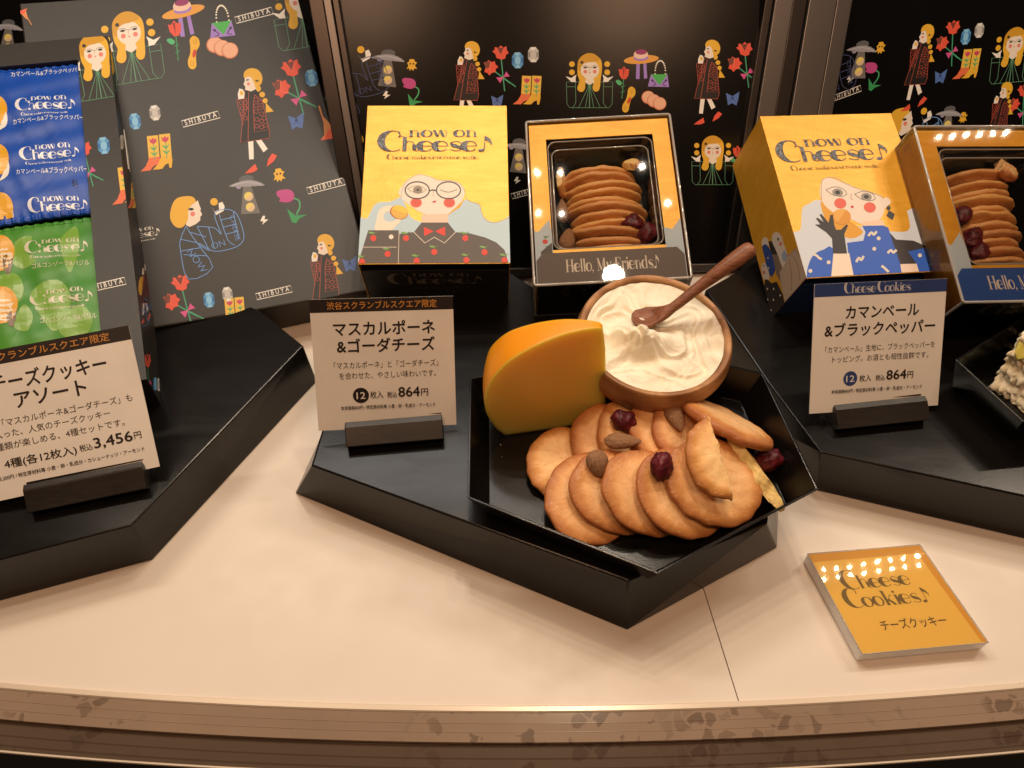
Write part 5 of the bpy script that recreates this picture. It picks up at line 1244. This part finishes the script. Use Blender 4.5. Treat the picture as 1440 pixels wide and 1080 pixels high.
for i in range(nS):
    for k in range(m): l = (k+1) % m; F.append((i*m+k, (i+1)*m+k, (i+1)*m+l, i*m+l))
ns_ = len(F); nV = len(V)
cxr, cxh = sum(r for r, _ in fine)/m, sum(h for _, h in fine)/m
V += [cf.w(cxr+(r-cxr)*.985, cxh+(h-cxh)*.985, .05) for r, h in fine]+[cf.w(cxr+(r-cxr)*.94, cxh+(h-cxh)*.94, .07) for r, h in fine]
for k in range(m):
    l = (k+1) % m; F += [(k, nV+k, nV+l, l)[::-1], (nV+k, nV+m+k, nV+m+l, nV+l)[::-1]]
F.append(tuple(range(nV+m, nV+2*m))); F.append(tuple(range(nS*m, (nS+1)*m))[::-1])
mi_ = [0]*ns_+[1]*(len(F)-ns_)
o = mesh_obj('cheese_body', V, F, [M['wax'], M['cut']], tc_, mi_, smooth=True)
bm_ = __import__('bmesh').new(); bm_.from_mesh(o.data); __import__('bmesh').ops.recalc_face_normals(bm_, faces=bm_.faces); bm_.to_mesh(o.data); bm_.free()

# ------------------------------------------------------------------ wooden bowl, cream, spoon
kb = .985; bc = CAM+(P(922, 467, 7.75)-CAM)*kb
tilt = Matrix.Rotation(math.radians(7), 4, 'X')@Matrix.Rotation(math.radians(2), 4, 'Y')
BM = Matrix.Translation(Vector([float(v) for v in bc])*S)@tilt
H_ = 4.25
prof = [(0, -H_), (1.8, -H_), (2.4, -H_+.15), (3.3, -H_+1.2), (4.15, -H_+2.1), (4.58, -H_+3.2), (4.50, -.35), (4.38, -.04), (4.26, .0), (4.12, -.04), (4.03, -.2), (4.06, -.9), (3.8, -1.9), (0, -2.9)]
pf = catmull(prof[1:-1], False, 4); pf = [prof[0]]+pf+[prof[-1]]
V, F = lathe(pf, 128, False)
V[:, :2] *= (1+.006*noise3(V*.12, 3))[:, None]
tb = thing('wooden_bowl', 'round wooden bowl full of white cream cheese behind the biscuits', 'bowl', (bc[0], bc[1], ZF))
Vw = np.array([list((BM@(Vector(v)*S))/S) for v in V]); o = mesh_obj('bowl_body', Vw, F, M['bowl'], tb, smooth=True)
def m_cream():
    m = mat('soft_cream_cheese', (.88, .82, .66), .58, spec=.3); b = bsdf(m); f = noise(m, coords(m), 60, 6)
    lk(m, ramp(m, f, [(.3, (.88, .80, .62)), (.7, (.93, .88, .73))]), b.inputs['Base Color'])
    b.inputs['Subsurface Weight'].default_value = .25; b.inputs['Subsurface Radius'].default_value = (1, .7, .4); b.inputs['Subsurface Scale'].default_value = .004
    nn = nd(m, 'ShaderNodeTexNoise'); nn.inputs['Scale'].default_value = 110; nn.inputs['Detail'].default_value = 6; nn.inputs['Distortion'].default_value = 2.2; lk(m, coords(m, (1, .5, 1)), nn.inputs['Vector'])
    bump(m, nn.outputs['Fac'], .18, .001); return m
M['cream'] = m_cream()
nr, na = 120, 260
rr_, aa = np.meshgrid(np.linspace(0, 1, nr)**.8*4.0, np.linspace(0, 2*math.pi, na, endpoint=False)); X_, Y_ = rr_*np.cos(aa), rr_*np.sin(aa)
def vn(x, y, s, seed): return noise3(np.stack([x*s, y*s, 0*x+.37], -1), seed)
wx, wy = X_+.7*vn(X_, Y_, .22, 1)+.25*vn(X_, Y_, .6, 2), Y_+.7*vn(X_, Y_, .22, 3)+.25*vn(X_, Y_, .6, 4)
ang = np.arctan2(wy+.1, wx+.6); rad = np.hypot(wx+.6, wy+.1)
swirl = np.sin(rad*2.6-ang*1.0+1.6*vn(wx, wy, .30, 5)); sharp = (1-np.abs(swirl)**1.1)
Z = -.42+.13*sharp*np.clip(rad/1.2, 0, 1)+.10*vn(wx, wy, .35, 6)+.035*(1-np.abs(vn(wx, wy*.5, .9, 7)))+.07*(1-np.abs(vn(wx*.8, wy, 1.0, 21))*1.2).clip(0)**2*vn(X_, Y_, .3, 22).clip(0)+.012*vn(wx, wy, 2.4, 8)+.007*vn(wx, wy, 5.0, 9)
g = lambda cx, cy, sx_, sy_, a=0: np.exp(-((((X_-cx)*math.cos(a)+(Y_-cy)*math.sin(a))/sx_)**2+((-(X_-cx)*math.sin(a)+(Y_-cy)*math.cos(a))/sy_)**2))
Z += 1.25*g(-1.05, -.35, 1.25, .8, -.3)**1.3*(1+.13*np.sin(X_*5.5+Y_*1.5+vn(X_, Y_, .9, 11)*2))+.45*g(-1.0, .75, 1.0, .45, .2)+.35*g(.55, -.5, .9, .8)+.28*g(2.6, -.6, 1.0, .6, .8)-.35*g(-.9, -1.75, 1.7, .5, .1)-.25*g(-2.6, -.2, .4, 1.2)+.15*g(-2.6, 1.9, 1.2, .6, .5)
edge_ = np.clip((rr_-3.3)/.7, 0, 1); Z = Z*(1-.6*edge_**2)-.12*edge_**2
V = np.stack([X_.ravel(), Y_.ravel(), Z.ravel()], 1); F = []
for i in range(na):
    j = (i+1) % na
    for k in range(nr-1): F.append((i*nr+k, i*nr+k+1, j*nr+k+1, j*nr+k))
Vw = np.array([list((BM@(Vector(v)*S))/S) for v in V]); o = mesh_obj('cream_cheese', Vw, F, M['cream'], None, smooth=True)
tag(o, 'whipped white cream cheese swirled in the wooden bowl', 'cream cheese')
# spoon: lofted along a gentle arc
def loft(name, pts, ws, ts, dent, mt, parent=None, n=28):
    P_ = [np.array(p, float) for p in pts]; m_ = len(P_); V = []; F = []
    for i in range(m_):
        t = P_[min(i+1, m_-1)]-P_[max(i-1, 0)]; t /= np.linalg.norm(t); sd = np.cross(t, [0, 0, 1.0]); sd /= np.linalg.norm(sd); u = np.cross(sd, t)
        for k in range(n):
            a = 2*math.pi*k/n; x, z = math.cos(a)*ws[i], math.sin(a)*ts[i]
            if z > 0: z -= dent[i]*max(0, 1-(x/(ws[i]*.85+1e-6))**2)
            V.append(P_[i]+sd*x+u*z)
    for i in range(m_-1):
        for k in range(n): l = (k+1) % n; F.append((i*n+k, i*n+l, (i+1)*n+l, (i+1)*n+k))
    F.append(tuple(range(n))); F.append(tuple(range((m_-1)*n, m_*n))[::-1])
    return mesh_obj(name, V, F, mt, parent, smooth=True)
s0, s1, s2, s3_ = P(888, 448, 8.6), P(942, 435, 9.15), P(985, 402, 10.3), P(1060, 346.5, 12.2)
cv = [np.array(s0), P(912, 446, 8.65), s1, s2, P(1025, 372, 11.4), s3_]
def cr3(pts, n):
    out = []; L_ = len(pts)
    for i in range(L_-1):
        a, b, c, d_ = pts[max(i-1, 0)], pts[i], pts[i+1], pts[min(i+2, L_-1)]
        for j in range(n): t = j/n; out.append(.5*((2*b)+(-a+c)*t+(2*a-5*b+4*c-d_)*t*t+(-a+3*b-3*c+d_)*t**3))
    out.append(pts[-1]); return out
sp = cr3(cv, 10); ns = len(sp); us = np.linspace(0, 1, ns)
wsp = np.interp(us, [0, .02, .08, .2, .3, .42, .6, .85, .95, .985, 1], [.05, .35, .68, .82, .62, .30, .34, .50, .50, .36, .08])
tsp = np.interp(us, [0, .02, .1, .2, .32, .42, .6, .85, .95, .985, 1], [.03, .12, .22, .28, .30, .27, .30, .42, .42, .30, .06]); dn = np.interp(us, [0, .04, .14, .26, .36, 1], [0, .1, .36, .34, 0, 0])
o = loft('wooden_spoon', sp, wsp, tsp, dn, M['spoon']); tag(o, 'reddish wooden spoon stuck into the cream cheese, handle pointing up right', 'spoon')

# ------------------------------------------------------------------ biscuits, almonds and berries on the tray
GB = 'golden biscuits on the hexagonal tray'
B = lambda label, x, y, z, n, spin, R, asp, seed, **k: biscuit(label, P(x, y, z), n, spin, R, asp, k.pop('th', .50), seed, k.pop('cut', None), k.pop('mt', 'cookie'), GB, **k)
B('leftmost biscuit of the back row on the tray', 796, 652, 4.2, (.16, -.22, 1), 10, 2.35, .93, 101)
B('second biscuit from the left in the back row, below the cheese', 858, 622, 4.5, (.25, -.30, 1), 30, 2.45, .95, 102)
B('back row biscuit carrying a dark berry and a long almond', 893, 612, 4.95, (.22, -.35, 1), 60, 2.35, .95, 103)
B('long back row biscuit between the berry and the upright almond', 941, 613, 5.15, (.34, -.26, 1), 100, 2.5, .92, 104)
B('back row biscuit below the bowl with an upright almond on it', 965, 607, 5.45, (.30, -.30, 1), 20, 2.15, .97, 105)
B('foremost left biscuit of the front row, lying flattest', 832, 700, 4.3, (.24, -.22, 1), 0, 2.80, .90, 106)
B('front row biscuit with a round almond on its upper edge', 868, 692, 4.75, (.34, -.32, 1), -50, 2.75, .84, 107)
B('middle biscuit of the front row with bare pale face', 913, 693, 5.1, (.38, -.34, 1), -52, 2.80, .84, 108)
B('front row biscuit with a wrinkled berry on top', 960, 693, 5.4, (.38, -.34, 1), -50, 2.80, .86, 109)
B('large biscuit at the right end of the front row', 1004, 678, 5.8, (.30, -.36, 1), -48, 2.80, .86, 110)
B('oblong biscuit tipped up at the back right of the tray', 1021, 595, 5.75, (.40, .50, .78), 0, 2.80, .96, 111, th=.75)
B('broken half biscuit propped on the large front biscuit', 1019, 643, 7.15, (.30, -.42, 1), 0, 2.25, 1.0, 112, cutw=((1, .25, 0), -.35), th=.5, jag=.045)
B('pale broken biscuit standing on edge at the right of the tray', 1062, 664, 5.6, (.80, .28, .55), 0, 2.5, .95, 113, cutw=((-.55, -.8, .6), .15), mt='cookiepale', th=.55)
L = lambda *a, **k: lump(*a, **k)
L('dried_berry', 'wrinkled berry on the back row beside the long almond', 'dried berry', P(877, 591, 6.0), (1, -.6, .1), .72, .56, .5, 21, 'berry', 'berry', 'dried berries on the tray', 20)
L('dried_berry', 'round berry resting on the front row of biscuits', 'dried berry', P(931, 655, 7.0), (.3, 1, .3), .75, .62, .52, 22, 'berry', 'berry', 'dried berries on the tray', 50)
L('dried_berry', 'dark berry behind the broken biscuit at the far right of the tray', 'dried berry', P(1079, 647, 4.5), (1, .3, .2), .82, .62, .62, 23, 'berry', 'berry', 'dried berries on the tray', 0)
L('almond', 'long almond lying sideways on the back row', 'almond', P(876, 620.5, 6.0), (1, -.05, .05), 1.0, .46, .34, 24, 'nut', group='almonds on the tray')
L('almond', 'almond standing up at the top of the back row near the bowl', 'almond', P(950, 587, 6.3), (.35, -1, -.25), .84, .50, .36, 25, 'nut', group='almonds on the tray')
L('almond', 'roundish almond resting on the front row', 'almond', P(840.5, 651.5, 6.2), (.2, -.8, -.5), .72, .58, .42, 26, 'nut', group='almonds on the tray', taper=.2)

rs_ = random.Random(5)
V = []; F = []
for i in range(34):
    x, y = rs_.uniform(760, 1080), rs_.uniform(690, 770)
    if rs_.random() < .4: x, y = rs_.uniform(700, 790), rs_.uniform(600, 740)
    c = P(x, y, ZF+.03); r = rs_.uniform(.012, .04); k = len(V)
    for d3 in ((1, 0, 0), (0, 1, 0), (-1, 0, 0), (0, -1, 0), (0, 0, 1), (0, 0, -.6)): V.append(c+np.array(d3)*r*rs_.uniform(.6, 1.3))
    F += [(k, k+1, k+4), (k+1, k+2, k+4), (k+2, k+3, k+4), (k+3, k, k+4), (k+1, k, k+5), (k+2, k+1, k+5), (k+3, k+2, k+5), (k, k+3, k+5)]
o = mesh_obj('biscuit_crumbs', V, F, M['cookiebox']); tag(o, 'tiny biscuit crumbs scattered on the floor of the black tray', 'crumbs'); o['kind'] = 'stuff'

# ------------------------------------------------------------------ white rinded cheese at the right edge
def m_rind():
    m = mat('bloomy_white_rind', (.78, .70, .52), .8, spec=.2); v = coords(m); f = noise(m, v, 150, 6, .7); g_ = noise(m, v, 40, 4)
    lk(m, ramp(m, g_, [(.3, (.78, .64, .38)), (.5, (.88, .80, .60)), (.7, (.93, .89, .76))]), bsdf(m).inputs['Base Color']); bump(m, f, .6, .0015); return m
M['rindw'] = m_rind()
cb = [P(1396, 541, ZF+.9), P(1436, 575, ZF+.2)]
tcb = thing('rinded_cheese', 'white rinded soft cheese with a bumpy crust cut off by the right edge', 'cheese', cb[0]*np.array([1, 1, 0])+np.array([0, 0, ZF]))
b0 = [P(1396, 545, ZF), P(1442, 578, ZF), P(1442, 578, ZF)+np.array([5, -1.2, 0]), P(1442, 500, ZF)+np.array([6, 2, 0]), P(1425, 505, ZF)+np.array([.6, .6, 0])]
zt = 3.9
V = []; F = []; nb_ = len(b0); nu_, nv_ = 200, 80
per = []
for i in range(nb_):
    for k in range(nu_//nb_): per.append(b0[i]*(1-k*nb_/nu_)+b0[(i+1) % nb_]*(k*nb_/nu_))
cen = sum(b0)/nb_; m_ = len(per)
for j in range(nv_+1):
    t = j/nv_
    if t < .62: h, s_ = zt*t/.62, 1-.10*(t/.62)
    else: h, s_ = zt+.25*math.sin((t-.62)/.38*1.57), .90*(1-((t-.62)/.38))
    for q_ in per:
        v = cen+(q_-cen)*s_; V.append(np.array([v[0]+.5*t, v[1]+.25*h, ZF+h]))
V = np.array(V); dis = noise3(V*.8, 5)*.12+np.abs(noise3(V*1.5, 6))*.20+np.abs(noise3(V*3.0, 7))*.05
cdir = V-np.array([cen[0], cen[1]+.5, ZF+1.8]); cdir /= np.linalg.norm(cdir, axis=1)[:, None]; V = V+cdir*dis[:, None]; V[:, 2] = np.maximum(V[:, 2], ZF+.01)
for j in range(nv_):
    for i in range(m_): k = (i+1) % m_; F.append((j*m_+i, j*m_+k, (j+1)*m_+k, (j+1)*m_+i))
mesh_obj('crust', V, F, M['rindw'], tcb, smooth=True)
fq = [P(1433, 478, ZF+3.1), P(1446, 470, ZF+3.4), P(1448, 500, ZF+2.6), P(1431, 503, ZF+2.4), P(1427, 492, ZF+2.7)]
V = [q_+np.array([-.25, -.35, .15]) for q_ in fq]+[q_+np.array([.3, .4, -.2]) for q_ in fq]
o = mesh_obj('exposed_paste', V, [(0, 1, 2, 3, 4), (9, 8, 7, 6, 5)]+[(i, 5+i, 5+(i+1) % 5, (i+1) % 5) for i in range(5)], M['cut'], tcb); bevel(o, .08, 3)
